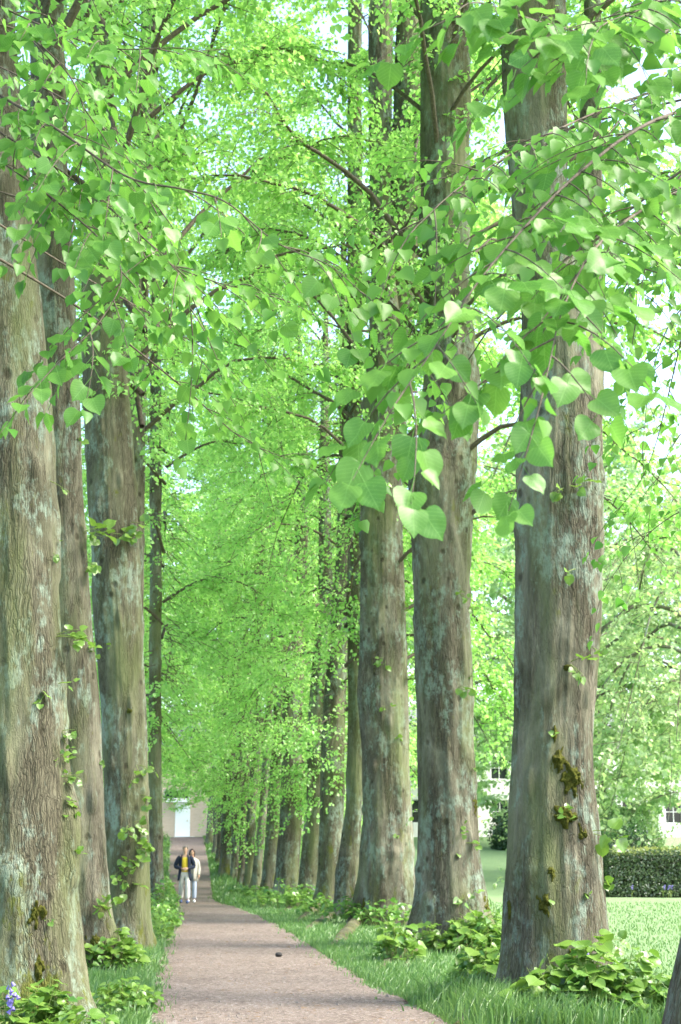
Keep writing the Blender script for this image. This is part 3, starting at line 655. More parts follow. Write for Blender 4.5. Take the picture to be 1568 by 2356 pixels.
boughs('L0', [
    ([(-70, 40, 7.0), (60, 80, 6.9), (170, 190, 6.7), (200, 330, 6.6), (150, 430, 6.6)], med),
    ([(-70, 180, 7.0), (120, 290, 6.5), (290, 405, 6.2), (420, 435, 6.0), (520, 465, 5.9), (640, 560, 5.8), (760, 612, 5.7), (850, 690, 5.7)], dict(med, spacing=.13, start=.08)),
    ([(-60, 330, 7.0), (100, 440, 6.7), (240, 560, 6.4), (280, 640, 6.3), (230, 740, 6.2), (170, 800, 6.1)], med),
    ([(-70, -20, 7.0), (100, 60, 6.7), (250, 110, 6.5), (400, 110, 6.3)], med),
    ([(-70, 260, 7.2), (150, 400, 6.9), (300, 520, 6.7), (420, 640, 6.5), (440, 720, 6.5)], med),
    ([(-70, 420, 7.6), (180, 500, 7.4), (330, 580, 7.2), (470, 640, 7.0), (620, 680, 6.9)], med),
    ([(-70, 120, 7.8), (150, 230, 7.5), (270, 330, 7.3), (350, 470, 7.2)], med),
    ([(-60, 560, 8.4), (200, 720, 9.0), (420, 890, 9.6), (560, 1010, 10), (700, 1070, 10.4)], dict(med, spacing=.2, start=.5)),
    ([(-60, 480, 8.0), (200, 640, 8.6), (400, 760, 9.0), (520, 900, 9.3)], dict(med, spacing=.22, start=.45)),
], 303)

# ================================================================== SHOOTS AND MOSS ON THE TRUNKS
def front(key, px, py):
    """point on the camera-facing side of a trunk, and its outward normal"""
    T = TREES[key]; loc = T['loc']; p = at(px, py, loc[1]); z = p[2] - loc[2]
    cx = loc[0] + np.interp(z, T['zs'], T['xs']); r = np.interp(z, T['zs'], T['rs'])
    dx = np.clip(p[0] - cx, -.96 * r, .96 * r); n = np.array([dx / r, -math.sqrt(max(0, 1 - (dx / r) ** 2)), 0]); 
    return np.array([cx, loc[1], p[2]]) + n * r, n
def sprout(key, px, py, n, size, seed, reach=.25):
    T = TREES[key]; loc = T['loc']; rg = np.random.default_rng(seed); p, nr = front(key, px, py); tubes, lv = [], []
    for s in range(max(1, n // 3)):
        d = nr * .8 + np.array([rg.normal(0, .7), rg.normal(0, .3), rg.normal(.15, .5)]); d /= np.linalg.norm(d); L = reach * rg.uniform(.5, 1.3)
        q = np.linspace(0, 1, 5)[:, None]; P = p - nr * .06 + d * L * q + np.array([0, 0, -.25 * L]) * q ** 2; tubes.append(tube(P, np.linspace(.006, .002, 5), 5))
        for i in range(3 if n >= 3 else n):
            t = rg.uniform(.45, 1); b = P[0] + (P[-1] - P[0]) * t
            ax = d * .5 + rg.normal(0, .6, 3) + np.array([0, -.1, -.35]); ax /= np.linalg.norm(ax)
            lv.append((b + ax * size * .4, ax, np.array([0, -.6, .9]) + rg.normal(0, .4, 3), size * rg.uniform(.55, 1.2)))
    v, f = join(tubes); b = link('shoot', mk_mesh('shoot', v - loc, f, SHOOT, True), T['root'])
    for l in lv: put_leaf(b, loc, *l, rg, LM_S)
def moss(key, px, py, wpx, hpx, seed, thick=.022):
    T = TREES[key]; loc = T['loc']; Y = loc[1]; p, nr = front(key, px, py); W, H = wpx / F * Y / 2, hpx / F * Y / 2
    S = np.cross(nr, [0, 0, 1.0]); a = np.arange(44) * 2 * math.pi / 44; rr = np.linspace(0, 1.15, 22)
    A, R = np.meshgrid(a, rr, indexing='xy')
    edge = 1 + 1.7 * fbm(np.stack([np.cos(A) * 1.6, np.sin(A) * 1.6, A * 0 + seed], -1) * 1.5, seed, 4)
    X = np.cos(A) * R * W * edge; Zz = np.sin(A) * R * H * edge
    hgt = thick * 2.2 * (1 - 1.7 * R ** 1.6) + .13 * fbm(np.stack([X * 30, Zz * 18, X * 0], -1), seed, 5)
    z = p[2] - loc[2] + Zz; r = np.interp(z, T['zs'], T['rs']); cx = loc[0] + np.interp(z, T['zs'], T['xs'])
    ph = math.atan2(nr[1], nr[0]) - X / r * -1
    V = np.stack([cx + np.cos(ph) * (r + hgt), Y + np.sin(ph) * (r + hgt), p[2] + Zz], -1) - loc
    m = 44; i = np.arange(21)[:, None] * m; j = np.arange(m)[None]; j2 = (j + 1) % m
    link('moss_cushion', mk_mesh('moss_cushion', V.reshape(-1, 3), np.stack([i + j, i + j2, i + m + j2, i + m + j], -1).reshape(-1, 4), MOSS, True), T['root'])
for i, a in enumerate([('T1', 1232, 2076, 44, 60), ('T1', 1256, 1693, 22, 34), ('T1', 1262, 1750, 40, 66), ('T1', 1300, 1800, 52, 74), ('T1', 1280, 1885, 66, 46), ('T1', 1318, 1918, 24, 36), ('T1', 1246, 2003, 26, 44), ('T1', 1160, 2090, 22, 70), ('T1', 1287, 2195, 26, 60), ('T1', 1285, 1545, 22, 16),
    ('L1', 96, 2100, 50, 78), ('L1', 104, 2230, 34, 80), ('L1', 150, 2290, 60, 90), ('L3', 302, 1640, 24, 22), ('T2', 1112, 2085, 70, 90), ('T2', 1050, 2150, 50, 60), ('T2', 1085, 1850, 20, 60), ('L2', 222, 2165, 56, 46), ('T3', 835, 2090, 18, 50)]):
    moss(*a, seed=400 + i)
for i, a in enumerate([('T1', 1285, 1140, 9, .12), ('T1', 1315, 1325, 3, .10), ('T1', 1330, 1495, 3, .10), ('T1', 1290, 1535, 9, .10), ('T1', 1280, 1880, 9, .07), ('T1', 1340, 1915, 6, .14), ('T1', 1240, 2070, 6, .06), ('T1', 1320, 2060, 6, .06), ('T1', 1390, 2030, 6, .09), ('T1', 1260, 1700, 3, .05), ('T1', 1400, 2160, 9, .1),
    ('T2', 1050, 1375, 9, .10), ('T2', 1080, 1400, 6, .09), ('T2', 1045, 1590, 6, .11), ('T2', 1080, 1565, 6, .09), ('T2', 1085, 1755, 3, .08), ('T2', 1060, 1940, 9, .10), ('T2', 1060, 1905, 6, .09), ('T2', 1070, 2070, 9, .12), ('T2', 1080, 330, 6, .1), ('T2', 1075, 420, 6, .1), ('T2', 1020, 1800, 3, .08),
    ('T3', 880, 1520, 9, .12), ('T3', 925, 1400, 6, .1), ('T3', 930, 1570, 6, .1), ('T3', 885, 1630, 6, .1), ('T3', 925, 1720, 6, .1), ('T3', 930, 1900, 6, .1), ('T3', 880, 160, 15, .12), ('T3', 885, 280, 15, .12), ('T3', 880, 370, 12, .12), ('T3', 870, 500, 9, .12),
    ('L1', 138, 1470, 12, .11), ('L1', 140, 1580, 6, .11), ('L1', 145, 1690, 9, .07), ('L1', 150, 1740, 12, .07), ('L1', 155, 1790, 12, .07), ('L1', 158, 1850, 12, .08), ('L1', 165, 1960, 6, .07), ('L1', 130, 1270, 6, .06), ('L1', 125, 1110, 3, .06), ('L1', 112, 2090, 6, .05),
    ('L2', 205, 1230, 15, .16), ('L2', 205, 1290, 9, .14), ('L2', 222, 1500, 6, .08), ('L2', 232, 2080, 12, .13), ('L2', 238, 1740, 3, .07), ('L2', 190, 1010, 6, .09),
    ('L3', 290, 1240, 12, .17), ('L3', 300, 1210, 9, .15), ('L3', 318, 1760, 12, .12), ('L3', 300, 1900, 15, .12), ('L3', 310, 1940, 15, .12), ('L3', 305, 1990, 15, .12), ('L3', 300, 2030, 12, .12), ('L3', 325, 1830, 9, .1), ('L3', 330, 1960, 9, .12), ('L3', 250, 1480, 3, .08)]):
    sprout(*a, seed=500 + i, reach=.16 if a[4] < .1 else .3)

# ================================================================== SUCKERS AND HERBS AT GROUND LEVEL
def clump(name, label, cat, x, y, rx, ry, h, n, size, seed, singles=True, mat=LEAF_V, meshes=LM_S, group=None, stems=26, wild=.3, extra=0):
    """leafy clump: upright shoots from the ground, leaves held flat in tiers"""
    rg = np.random.default_rng(seed); z0 = float(zg(x, y)); loc = np.array([x, y, z0]); root = thing(name, label, cat, tuple(loc), group)
    tubes, lv = [], []; per = max(2, n // stems)
    for s in range(stems):
        a = rg.uniform(0, 6.283); q = math.sqrt(rg.uniform(0, 1)); b = loc + np.array([math.cos(a) * rx * q * .7, math.sin(a) * ry * q * .7, -.03])
        tip = loc + np.array([math.cos(a) * rx * q * 1.0 + rg.normal(0, .05), math.sin(a) * ry * q * 1.0 + rg.normal(0, .05), h * (1.08 - .62 * q ** 2) * rg.uniform(.7, 1.12)])
        P = smooth_path([b, b * .45 + tip * .55 + np.array([0, 0, .08 * h]), tip], 7); tubes.append(tube(P, np.linspace(.006, .002, 7), 4))
        for i in range(per):
            t = .3 + .7 * (i + .5) / per; k = t * 6; j = min(int(k), 5); p = P[j] + (P[j + 1] - P[j]) * (k - j)
            az = rg.uniform(0, 6.283); ax = np.array([math.cos(az), math.sin(az) - .15, rg.normal(-.25, .3)]); ax /= np.linalg.norm(ax)
            lv.append((p + ax * size * .5, ax, np.array([0, -.25, 1.0]) + rg.normal(0, wild, 3), size * rg.uniform(.5, 1.25)))
    if extra:
        q = np.sqrt(rg.uniform(0, 1, extra)) * 1.05; a = rg.uniform(0, 6.283, extra); zt = h * (1.0 - .6 * q ** 2) * rg.uniform(.15, .95, extra); az = rg.uniform(0, 6.283, extra)
        p = np.stack([np.cos(a) * rx * q, np.sin(a) * ry * q, zt], -1); ax = np.stack([np.cos(az), np.sin(az), rg.normal(-.25, .3, extra)], -1)
        o = link('small_leaves', leaf_cloud('small_leaves', p, ax, np.array([0, -.25, 1.0]) + rg.normal(0, wild, (extra, 3)), size * rg.uniform(.4, .9, extra), mat, (L6_V, L6_F), rg), root); o['kind'] = 'stuff'
    v, f = join(tubes); st = link('shoots', mk_mesh('shoots', v - loc, f, SHOOT, True), root); st['kind'] = 'stuff'
    if singles:
        for l in lv: put_leaf(root, loc, *l, rg, meshes)
    else:
        p, a, nn, s = (np.array([l[i] for l in lv]) for i in range(4))
        o = link('leaves', leaf_cloud('leaves', p - loc, a, nn, s, mat, (L6_V, L6_F), rg), root); o['kind'] = 'stuff'
    return root
def gp(px, py):
    """where a sight line meets the flat part of the ground"""
    d = _f + (px - CX) / F * _r - (py - CY) / F * _u; t = -CAM[2] / d[2]; return CAM[0] + d[0] * t, CAM[1] + d[1] * t
SU = 'sucker'
x, y = gp(1375, 2352); clump('lime_suckers', 'wide mound of lime suckers hugging the foot of the forked lime', SU, x, y, .78, .5, .74, 300, .16, 601, stems=50, extra=420)
x, y = gp(1105, 2285); clump('lime_suckers', 'small low lime suckers on the path side of the forked lime', SU, x, y, .34, .6, .62, 150, .15, 603, extra=160)
x, y = gp(1100, 2190); clump('lime_suckers', 'lime suckers on the grass between forked lime and stepped lime', SU, x, y, .55, .7, .62, 200, .165, 605, stems=34, extra=260)
x, y = gp(1150, 2160); clump('lime_suckers', 'lime suckers at the back of the stepped lime on the lawn edge', SU, x - .2, y, .5, .5, .62, 110, .14, 606, extra=120)
x, y = gp(915, 2215); clump('lime_suckers', 'lime suckers over the bare root of the stepped lime by the gravel', SU, x, y + .2, .36, .4, .62, 90, .15, 607, extra=90)
x, y = gp(985, 2190); clump('lime_suckers', 'bright lime suckers right in front of the stepped lime', SU, x, y - .1, .3, .3, .5, 60, .15, 608, extra=60)
for i, (px, py, rx, h, n, lab) in enumerate([(890, 2130, .7, .55, 150, 'lime suckers banked before the broad smooth lime'), (800, 2125, .6, .6, 150, 'lime suckers banked before the mossy leaning lime'), (745, 2105, .7, .5, 150, 'lime suckers round the foot of the tall dark lime'),
        (690, 2085, .8, .65, 170, 'lime suckers round the moss-streaked lime'), (640, 2090, .8, .75, 190, 'lime suckers before the wide pale-sided lime'), (600, 2075, .6, .5, 120, 'low lime suckers by the swept-out lime foot'), (560, 2066, .6, .4, 120, 'low lime suckers at the far narrowing of the path')]):
    x, y = gp(px, py); clump('lime_suckers', lab, SU, x, y, rx, rx, h, n, .15, 611 + i, False, LEAF_V)
# weedy side
clump('foreground_herbs', 'broad-leaved herbs with bluebells in front of the massive lichened lime', 'herb', -1.32, 13.7, .68, .34, .54, 290, .11, 631, stems=40, extra=260)
x, y = gp(285, 2330); clump('verge_herbs', 'fresh yellow-green herbs between the massive lichened lime and the gravel', 'herb', x, y, .3, .6, .34, 190, .09, 632, stems=34, extra=300)
x, y = gp(255, 2240); clump('lime_suckers', 'lime suckers spreading from the massive lichened lime towards the gravel', SU, x, y, .42, .6, .62, 170, .13, 633, stems=34, extra=260)
x, y = gp(225, 2150); clump('lime_suckers', 'tall lime suckers against the foot of the brown ribbed lime', SU, x, y - .3, .36, .4, .9, 110, .12, 635)
x, y = gp(300, 2235); clump('verge_herbs', 'low glossy herbs at the gravel edge beside the brown ribbed lime', 'herb', x, y, .3, .9, .3, 150, .09, 637, extra=260)
x, y = gp(345, 2170); clump('verge_herbs', 'green herbs at the foot of the grey streaked lime by the gravel', 'herb', x, y, .42, .9, .42, 200, .08, 638, extra=300)
for i, (px, py, h, n) in enumerate([(378, 2135, .55, 320), (375, 2112, .85, 380), (385, 2095, .9, 380), (378, 2080, .8, 360), (375, 2068, .8, 340), (372, 2058, .7, 300)]):
    x, y = gp(px, py); clump('verge_herbs', 'tall weeds crowding the gravel edge, %s clump past the grey streaked lime' % ORD[i], 'herb', x - .1, y, .42, 1.6 + .5 * i, h, n, .10, 641 + i, False, LEAF_V, group='tall weeds at the path edge', stems=40, extra=500)
for i, (x, y, r, h) in enumerate([(-1.15, 60, .6, .5), (-1.5, 66, .7, .6), (-1.7, 73, .8, .7), (-1.9, 81, .9, .8), (-2.0, 90, 1.0, .8), (1.5, 72, .5, .5), (1.6, 80, .6, .6), (1.65, 88, .6, .6), (1.7, 97, .7, .7), (2.2, 103, .7, .8), (-2.2, 101, .9, .9)]):
    clump('verge_herbs', 'far weeds bordering the rising path, %s' % (['%s clump towards the house on the weedy side' % ORD[q] for q in range(5)] + ['%s clump towards the house along the close-set limes' % ORD[q] for q in range(5)] + ['right by the house wall'])[i], 'herb', x, y, r, 2.5, h, 240, .14, 661 + i, False, LEAF_V, group='far weeds along the path', stems=40)

# bluebells
PURP = simple('bluebell_petal', (.12, .10, .32), (.22, .19, .46), 30, .6)
def bluebell(x, y, h, label, group, seed, n=7):
    rg = np.random.default_rng(seed); z0 = float(zg(x, y)); root = thing('bluebell', label, 'flower', (x, y, z0), group)
    P = smooth_path([(0, 0, -.03), (.01, 0, h * .6), (.05, -.01, h)], 8); v, f = tube(P, np.linspace(.005, .003, 8), 5); link('stalk', mk_mesh('stalk', v, f, SHOOT, True), root)
    prof = np.array([(0, .002), (.008, .009), (.02, .011), (.03, .017)])
    for i in range(n):
        t = .6 + .4 * i / n; k = t * 7; j = min(int(k), 6); b = P[j] + (P[j + 1] - P[j]) * (k - j); az = rg.uniform(0, 6.28)
        d = np.array([math.cos(az) * .5, math.sin(az) * .5, -.8]); b = b + np.array([math.cos(az), math.sin(az), 0]) * .012
        v, f = tube(b + d * prof[:, :1] * 1.25, prof[:, 1] * 1.25, 6); link('flower', mk_mesh('flower', v, f, PURP, True), root)
    for i in range(3):
        az = rg.uniform(0, 6.28); Q = smooth_path([(0, 0, 0), (math.cos(az) * .08, math.sin(az) * .08, h * .5), (math.cos(az) * .2, math.sin(az) * .2, h * .45)], 8); wd = np.array([.004, .008, .01, .01, .009, .008, .005, .001])
        s = np.array([-math.sin(az), math.cos(az), 0]); V = np.stack([Q - s * wd[:, None], Q + s * wd[:, None]], 1).reshape(-1, 3)
        link('strap_leaf', mk_mesh('strap_leaf', V, [(2 * a, 2 * a + 1, 2 * a + 3, 2 * a + 2) for a in range(7)], SHOOT), root)
bluebell(-1.47, 13.45, .58, 'bluebell stalk rising before the massive lichened lime', None, 701)
bluebell(-1.41, 13.4, .5, 'shorter bluebell at the foot of the massive lichened lime', None, 703)
x, y = gp(1335, 2330); bluebell(x, y - .2, .74, 'bluebell standing up through the wide sucker mound', None, 705)
x, y = gp(1288, 2330); bluebell(x, y - .6, .56, 'bluebell at the front of the wide sucker mound', None, 707)

# ================================================================== GRASS
def blades(name, n, xf, yr, h, wd, seed, mat=GRASS, lean=.5, keep=None):
    rg = np.random.default_rng(seed); y = 1 / rg.uniform(1 / yr[1], 1 / yr[0], n); x = xf(y, rg)
    z = zg(x, y)
    if keep is not None:
        ok = keep(x, y); x, y, z = x[ok], y[ok], z[ok]
    n = len(x); hh = h * rg.uniform(.45, 1.25, n) * (1 + .8 * fbm(np.stack([x * 1.7, y * 1.7, x * 0], -1), seed, 3)); az = rg.uniform(0, 6.283, n); ln = np.abs(rg.normal(0, lean, n)) * hh
    d = np.stack([np.cos(az), np.sin(az), 0 * az], -1); s = np.stack([-np.sin(az + 1), np.cos(az + 1), 0 * az], -1); w_ = wd * rg.uniform(.6, 1.4, n)[:, None] * (1 + y[:, None] / 40)
    B = np.stack([x, y, z - .02], -1); up = np.array([0, 0, 1.0])
    mid = B + up * (hh * .6)[:, None] + d * (ln * .3)[:, None]; tip = B + up * hh[:, None] * .95 + d * ln[:, None]
    V = np.stack([B - s * w_, B + s * w_, mid + s * w_ * .75, mid - s * w_ * .75, tip], 1)
    Ft = np.array([(0, 1, 2), (0, 2, 3), (3, 2, 4)])[None] + (np.arange(n) * 5)[:, None, None]
    rn = np.repeat(np.clip(rg.normal(.45, .25, n), 0, 1), 5)
    return link(name, mk_mesh(name, V, Ft.reshape(-1, 3), mat, False, rn))
off_path = lambda x, y: (x < path_l(y) + .02) | (x > path_r(y) - .05)
tag(blades('verge_grass', 44000, lambda y, r: path_r(y) - .1 + np.abs(r.normal(0, 1, len(y))) * 1.3, (11, 58), .11, .005, 801, keep=off_path), 'short bright grass between gravel and the row beside the lawn', 'grass', None, 'stuff')
tag(blades('verge_grass', 22000, lambda y, r: path_l(y) + .06 - np.abs(r.normal(0, 1, len(y))) * .9, (11, 62), .17, .005, 803, keep=off_path), 'rough grass along the weedy side of the gravel', 'grass', None, 'stuff')
tag(blades('far_grass', 16000, lambda y, r: np.where(r.uniform(0, 1, len(y)) < .65, path_r(y) + np.abs(r.normal(0, 1, len(y))) * 2.6, path_l(y) - np.abs(r.normal(0, 1, len(y))) * 1.5), (48, 105), .24, .012, 804, keep=off_path), 'rough grass under the close-set limes by the rising path', 'grass', None, 'stuff')
tag(blades('tall_grass', 6000, lambda y, r: np.where(r.uniform(0, 1, len(y)) < .45, 3.15 + r.normal(0, .25, len(y)), 3.9 + r.normal(0, .9, len(y))), (14.2, 17.6), .32, .006, 805, keep=off_path), 'long grass round the foot of the forked lime', 'grass', None, 'stuff')
tag(blades('lawn_grass', 60000, lambda y, r: r.uniform(4.5, 20, len(y)), (12, 50), .075, .006, 807), 'mown lawn grass beyond the lime row', 'grass', None, 'stuff')
tag(blades('edge_grass', 9000, lambda y, r: np.where(r.uniform(0, 1, len(y)) < .5, path_l(y) + r.normal(0, .09, len(y)), path_r(y) + r.normal(.02, .13, len(y))), (12, 60), .10, .005, 806, keep=lambda x, y: fbm(np.stack([x * 3, y * 2.2, x * 0], -1), 31, 3) > -.02), 'grass tufts creeping over the edges of the gravel', 'grass', None, 'stuff')
# gravel crumbs and litter on the path
def crumbs(name, n, size, seed, mat, label, cat, flat=.6):
    rg = np.random.default_rng(seed); y = 1 / rg.uniform(1 / 40, 1 / 10, n); x = path_l(y) + (path_r(y) - path_l(y)) * rg.uniform(0, 1, n)
    o = np.array([(1, 0, 0), (-.5, .87, 0), (-.5, -.87, 0), (0, 0, flat), (.3, .3, flat * .7)]); f = np.array([(0, 1, 4), (4, 1, 3), (1, 2, 3), (2, 0, 3), (0, 4, 3)])
    az = rg.uniform(0, 6.28, n); s = size * rg.lognormal(0, .45, n); jit = 1 + rg.normal(0, .22, (n, 5, 3))
    L = o[None] * jit; X = L[..., 0] * np.cos(az)[:, None] - L[..., 1] * np.sin(az)[:, None]; Yv = L[..., 0] * np.sin(az)[:, None] + L[..., 1] * np.cos(az)[:, None]
    V = np.stack([X, Yv, L[..., 2]], -1) * s[:, None, None] + np.stack([x, y, zg(x, y) + .008], -1)[:, None]
    tag(link(name, mk_mesh(name, V, (f[None] + (np.arange(n) * 5)[:, None, None]).reshape(-1, 3), mat)), label, cat, None, 'stuff')
crumbs('loose_gravel', 11000, .009, 811, STONE, 'loose pale gravel scattered over the path', 'gravel')
crumbs('leaf_litter', 2600, .016, 813, LITTER, 'dead leaf crumbs and twigs strewn on the gravel', 'litter', .25)
x, y = gp(642, 2203)
rg = np.random.default_rng(5); a, b = np.meshgrid(np.linspace(0, math.pi, 9), np.arange(14) * 2 * math.pi / 14, indexing='ij')
V = np.stack([np.sin(a) * np.cos(b) * .055, np.sin(a) * np.sin(b) * .045, np.cos(a) * .036 + .028], -1); V *= 1 + .5 * fbm(V * 30, 4, 3)[..., None]
i = np.arange(8)[:, None] * 14; j = np.arange(14)[None]
st = link('stone', mk_mesh('stone', V.reshape(-1, 3), np.stack([i + j, i + (j + 1) % 14, i + 14 + (j + 1) % 14, i + 14 + j], -1).reshape(-1, 4), simple('dark_stone', (.012, .012, .012), (.04, .035, .03), 30), True))
st.location = (x, y, zpath(x, y)); tag(st, 'small black stone lying alone on the gravel path', 'stone')

# surface roots running from the trunks towards the gravel
def surf_root(key, pts, r0, seed, lift=0.0):
    T = TREES[key]; loc = T['loc']; P = []
    for q, (px, py) in enumerate(pts):
        x, y = gp(px, py); P.append((x, y, float(zg(x, y)) + (.02 - .09 * q / (len(pts) - 1)) * (r0 / .13) + lift * (1 - q / len(pts))))
    P = smooth_path(np.array(P), 30); rr = np.linspace(r0 * 1.25, r0 * .45, 30) * (1 + .35 * fbm(np.stack([np.arange(30) * .4, np.zeros(30), np.zeros(30)], -1), seed, 3))
    v, f = tube(P, rr, 14); v += (fbm(v * 9, seed, 3) * .05)[:, None]; link('root', mk_mesh('root', v - loc, f, BARKD, True), T['root'])
surf_root('T1', [(1200, 2285), (1160, 2292), (1105, 2325), (1070, 2355), (1035, 2385)], .15, 821, .10)
#, [(1200, 2292), (1160, 2300), (1110, 2335), (1075, 2365), (1040, 2390)], .17, 821)
surf_root('T2', [(980, 2170), (940, 2178), (905, 2205), (875, 2228), (845, 2250)], .13, 823)
surf_root('T2', [(990, 2175), (960, 2190), (935, 2222), (915, 2245)], .09, 825)
surf_root('T3', [(860, 2110), (825, 2122), (795, 2150), (770, 2172), (740, 2180)], .17, 827)
surf_root('T3b', [(800, 2090), (760, 2110), (720, 2130), (690, 2146)], .14, 829)
surf_root('T4', [(757, 2078), (720, 2098), (690, 2116), (665, 2130)], .13, 831)
surf_root('T5', [(708, 2066), (675, 2085), (640, 2104)], .13, 833)
surf_root('T6', [(655, 2058), (625, 2074), (595, 2092)], .13, 835)
surf_root('T8', [(588, 2050), (570, 2062), (545, 2074)], .13, 837)

# ================================================================== BUILDINGS
def box(x0, x1, y0, y1, z0, z1):
    v = np.array([(x, y, z) for z in (z0, z1) for y in (y0, y1) for x in (x0, x1)], float)
    return v, np.array([(0, 2, 3, 1), (4, 5, 7, 6), (0, 1, 5, 4), (2, 6, 7, 3), (0, 4, 6, 2), (1, 3, 7, 5)])
def bx(name, parent, mat, *b):
    v, f = box(*b); return link(name, mk_mesh(name, v, f, mat), parent)
def wall_with_holes(name, parent, mat, x0, x1, z0, z1, y, th, holes):
    xs = sorted({x0, x1, *[h[0] for h in holes], *[h[1] for h in holes]}); zs = sorted({z0, z1, *[h[2] for h in holes], *[h[3] for h in holes]}); ps = []
    for a, b in zip(xs, xs[1:]):
        for c, d in zip(zs, zs[1:]):
            if not any(h[0] <= a and b <= h[1] and h[2] <= c and d <= h[3] for h in holes): ps.append(box(a, b, y, y + th, c, d))
    v, f = join(ps); return link(name, mk_mesh(name, v, f, mat), parent)
def brick_mat():
    M = NT('pale_brick'); tc = M.n('TexCoord').outputs['Object']; sp = M.n('SeparateXYZ'); M.l(tc, sp.inputs[0]); cb = M.n('CombineXYZ'); M.l(sp.outputs[0], cb.inputs[0]); M.l(sp.outputs[2], cb.inputs[1])
    b = M.n('TexBrick'); M.l(cb.outputs[0], b.inputs['Vector']); b.inputs['Scale'].default_value = 4.4; b.inputs['Color1'].default_value = (.44, .31, .23, 1); b.inputs['Color2'].default_value = (.47, .35, .26, 1); b.inputs['Mortar'].default_value = (.47, .37, .29, 1); b.inputs['Mortar Size'].default_value = .03
    n = M.noise(M.mapv(tc, (1, 1, 2.2)), 3.5, 5, .75); return M.bsdf(M.mix(.75, b.outputs[0], M.mix(n, (.42, .31, .23), (.70, .56, .45))), .9)
WHITE = simple('white_paint', (.80, .80, .79), (.86, .86, .85), 8, .75); RENDERW = simple('white_render', (.66, .66, .64), (.8, .8, .78), 3, .85)
DARKG = NT('window_glass').bsdf((.02, .025, .03), .08, spec=.6); SLATE = simple('slate', (.12, .12, .13), (.26, .26, .28), 6, .7); BRICKM = brick_mat()
STEP = simple('pale_step', (.55, .53, .5), (.68, .66, .63), 10, .8); BRASS = simple('brass', (.35, .25, .08), (.5, .36, .12), 10, .35)
HZ = 2.5
def gable(name, parent, mat, x0, x1, y0, y1, z, h):
    xm, ov = (y0 + y1) / 2, .35
    v = np.array([(x0 - ov, y0 - ov, z), (x1 + ov, y0 - ov, z), (x1 + ov, y1 + ov, z), (x0 - ov, y1 + ov, z), (x0 - ov, xm, z + h), (x1 + ov, xm, z + h)] )
    v2 = v + np.array([0, 0, .18]); V = np.concatenate([v, v2])
    f = [(0, 1, 5, 4), (2, 3, 4, 5), (7, 6, 10, 11), (9, 8, 11, 10), (0, 6, 7, 1), (2, 8, 9, 3), (0, 4, 10, 6), (3, 9, 10, 4), (1, 7, 11, 5), (2, 5, 11, 8)]
    return link(name, mk_mesh(name, V, f, mat), parent)
def window(parent, x0, x1, z0, z1, y, nx=2, nz=2, mat=WHITE):
    fr = [box(x0, x0 + .07, y, y + .1, z0, z1), box(x1 - .07, x1, y, y + .1, z0, z1), box(x0 + .07, x1 - .07, y, y + .1, z0, z0 + .07), box(x0 + .07, x1 - .07, y, y + .1, z1 - .07, z1)]
    v, f = join(fr); w_ = link('window', mk_mesh('window', v, f, mat), parent)
    xs = np.linspace(x0 + .07, x1 - .07, nx + 1); zs = np.linspace(z0 + .07, z1 - .07, nz + 1)
    for a, b in zip(xs, xs[1:]):
        for c, d in zip(zs, zs[1:]): bx('pane', w_, DARKG, a + .02, b - .02, y + .04, y + .06, c + .02, d - .02)
    for a in xs[1:-1]: bx('glazing_bar', w_, mat, a - .02, a + .02, y + .02, y + .075, z0 + .07, z1 - .07)
    for c in zs[1:-1]: bx('glazing_bar', w_, mat, x0 + .07, x1 - .07, y + .024, y + .071, c - .02, c + .02)
    return w_
H0 = 106.2
hs = thing('brick_house', 'pale brick house with white front door closing the end of the avenue', 'house', (0, 0, 0))
dx0, dx1 = -.84, -.06; dt = HZ + 2.12
wall_with_holes('wall', hs, BRICKM, -7, 5, HZ - .4, HZ + 5.6, H0, .35, [(dx0 - .1, dx1 + .1, HZ - .4, dt + .1), (-1.75, .0, dt + .32, dt + .95), (-5.2, -3.9, HZ + .9, HZ + 2.2), (2.2, 3.6, HZ + .9, HZ + 2.2), (-5.2, -3.9, HZ + 3.6, HZ + 4.8), (2.2, 3.6, HZ + 3.6, HZ + 4.8)])
for b in ((-7, -6.65, H0 + .35, H0 + 8), (4.65, 5, H0 + .35, H0 + 8), (-6.65, 4.65, H0 + 7.65, H0 + 8)): bx('wall', hs, BRICKM, b[0], b[1], b[2], b[3], HZ - .4, HZ + 5.6)
rf = gable('roof', hs, SLATE, -7, 5, H0, H0 + 8, HZ + 5.6, 2.6); bx('chimney', rf, BRICKM, 2, 2.9, H0 + 3.6, H0 + 4.5, HZ + 7, HZ + 9.4)
d = bx('door', hs, WHITE, dx0, dx1, H0 - .03, H0 + .02, HZ + .02, dt)
for a, b in ((dx0 + .09, (dx0 + dx1) / 2 - .05), ((dx0 + dx1) / 2 + .05, dx1 - .09)):
    for c, e in ((HZ + .2, HZ + .85), (HZ + 1.0, HZ + 1.95)): bx('panel', d, WHITE, a, b, H0 - .042, H0 - .031, c, e)
bx('handle', d, BRASS, dx1 - .1, dx1 - .06, H0 - .09, H0 - .03, HZ + .98, HZ + 1.08)
v, f = join([box(dx0 - .1, dx0, H0 - .05, H0 + .2, HZ - .1, dt), box(dx1, dx1 + .1, H0 - .05, H0 + .2, HZ - .1, dt), box(dx0 - .1, dx1 + .1, H0 - .05, H0 + .2, dt, dt + .1)]); link('door_frame', mk_mesh('door_frame', v, f, WHITE), hs)
bx('porch_canopy', hs, WHITE, -1.55, -.02, H0 - .32, H0 - .003, dt + .12, dt + .30)
bx('doorstep', hs, STEP, -1.0, .35, H0 - .75, H0 + .03, HZ - .4, HZ + .01)
window(hs, -1.75, 0.0, dt + .32, dt + .95, H0 + .1, 3, 1)
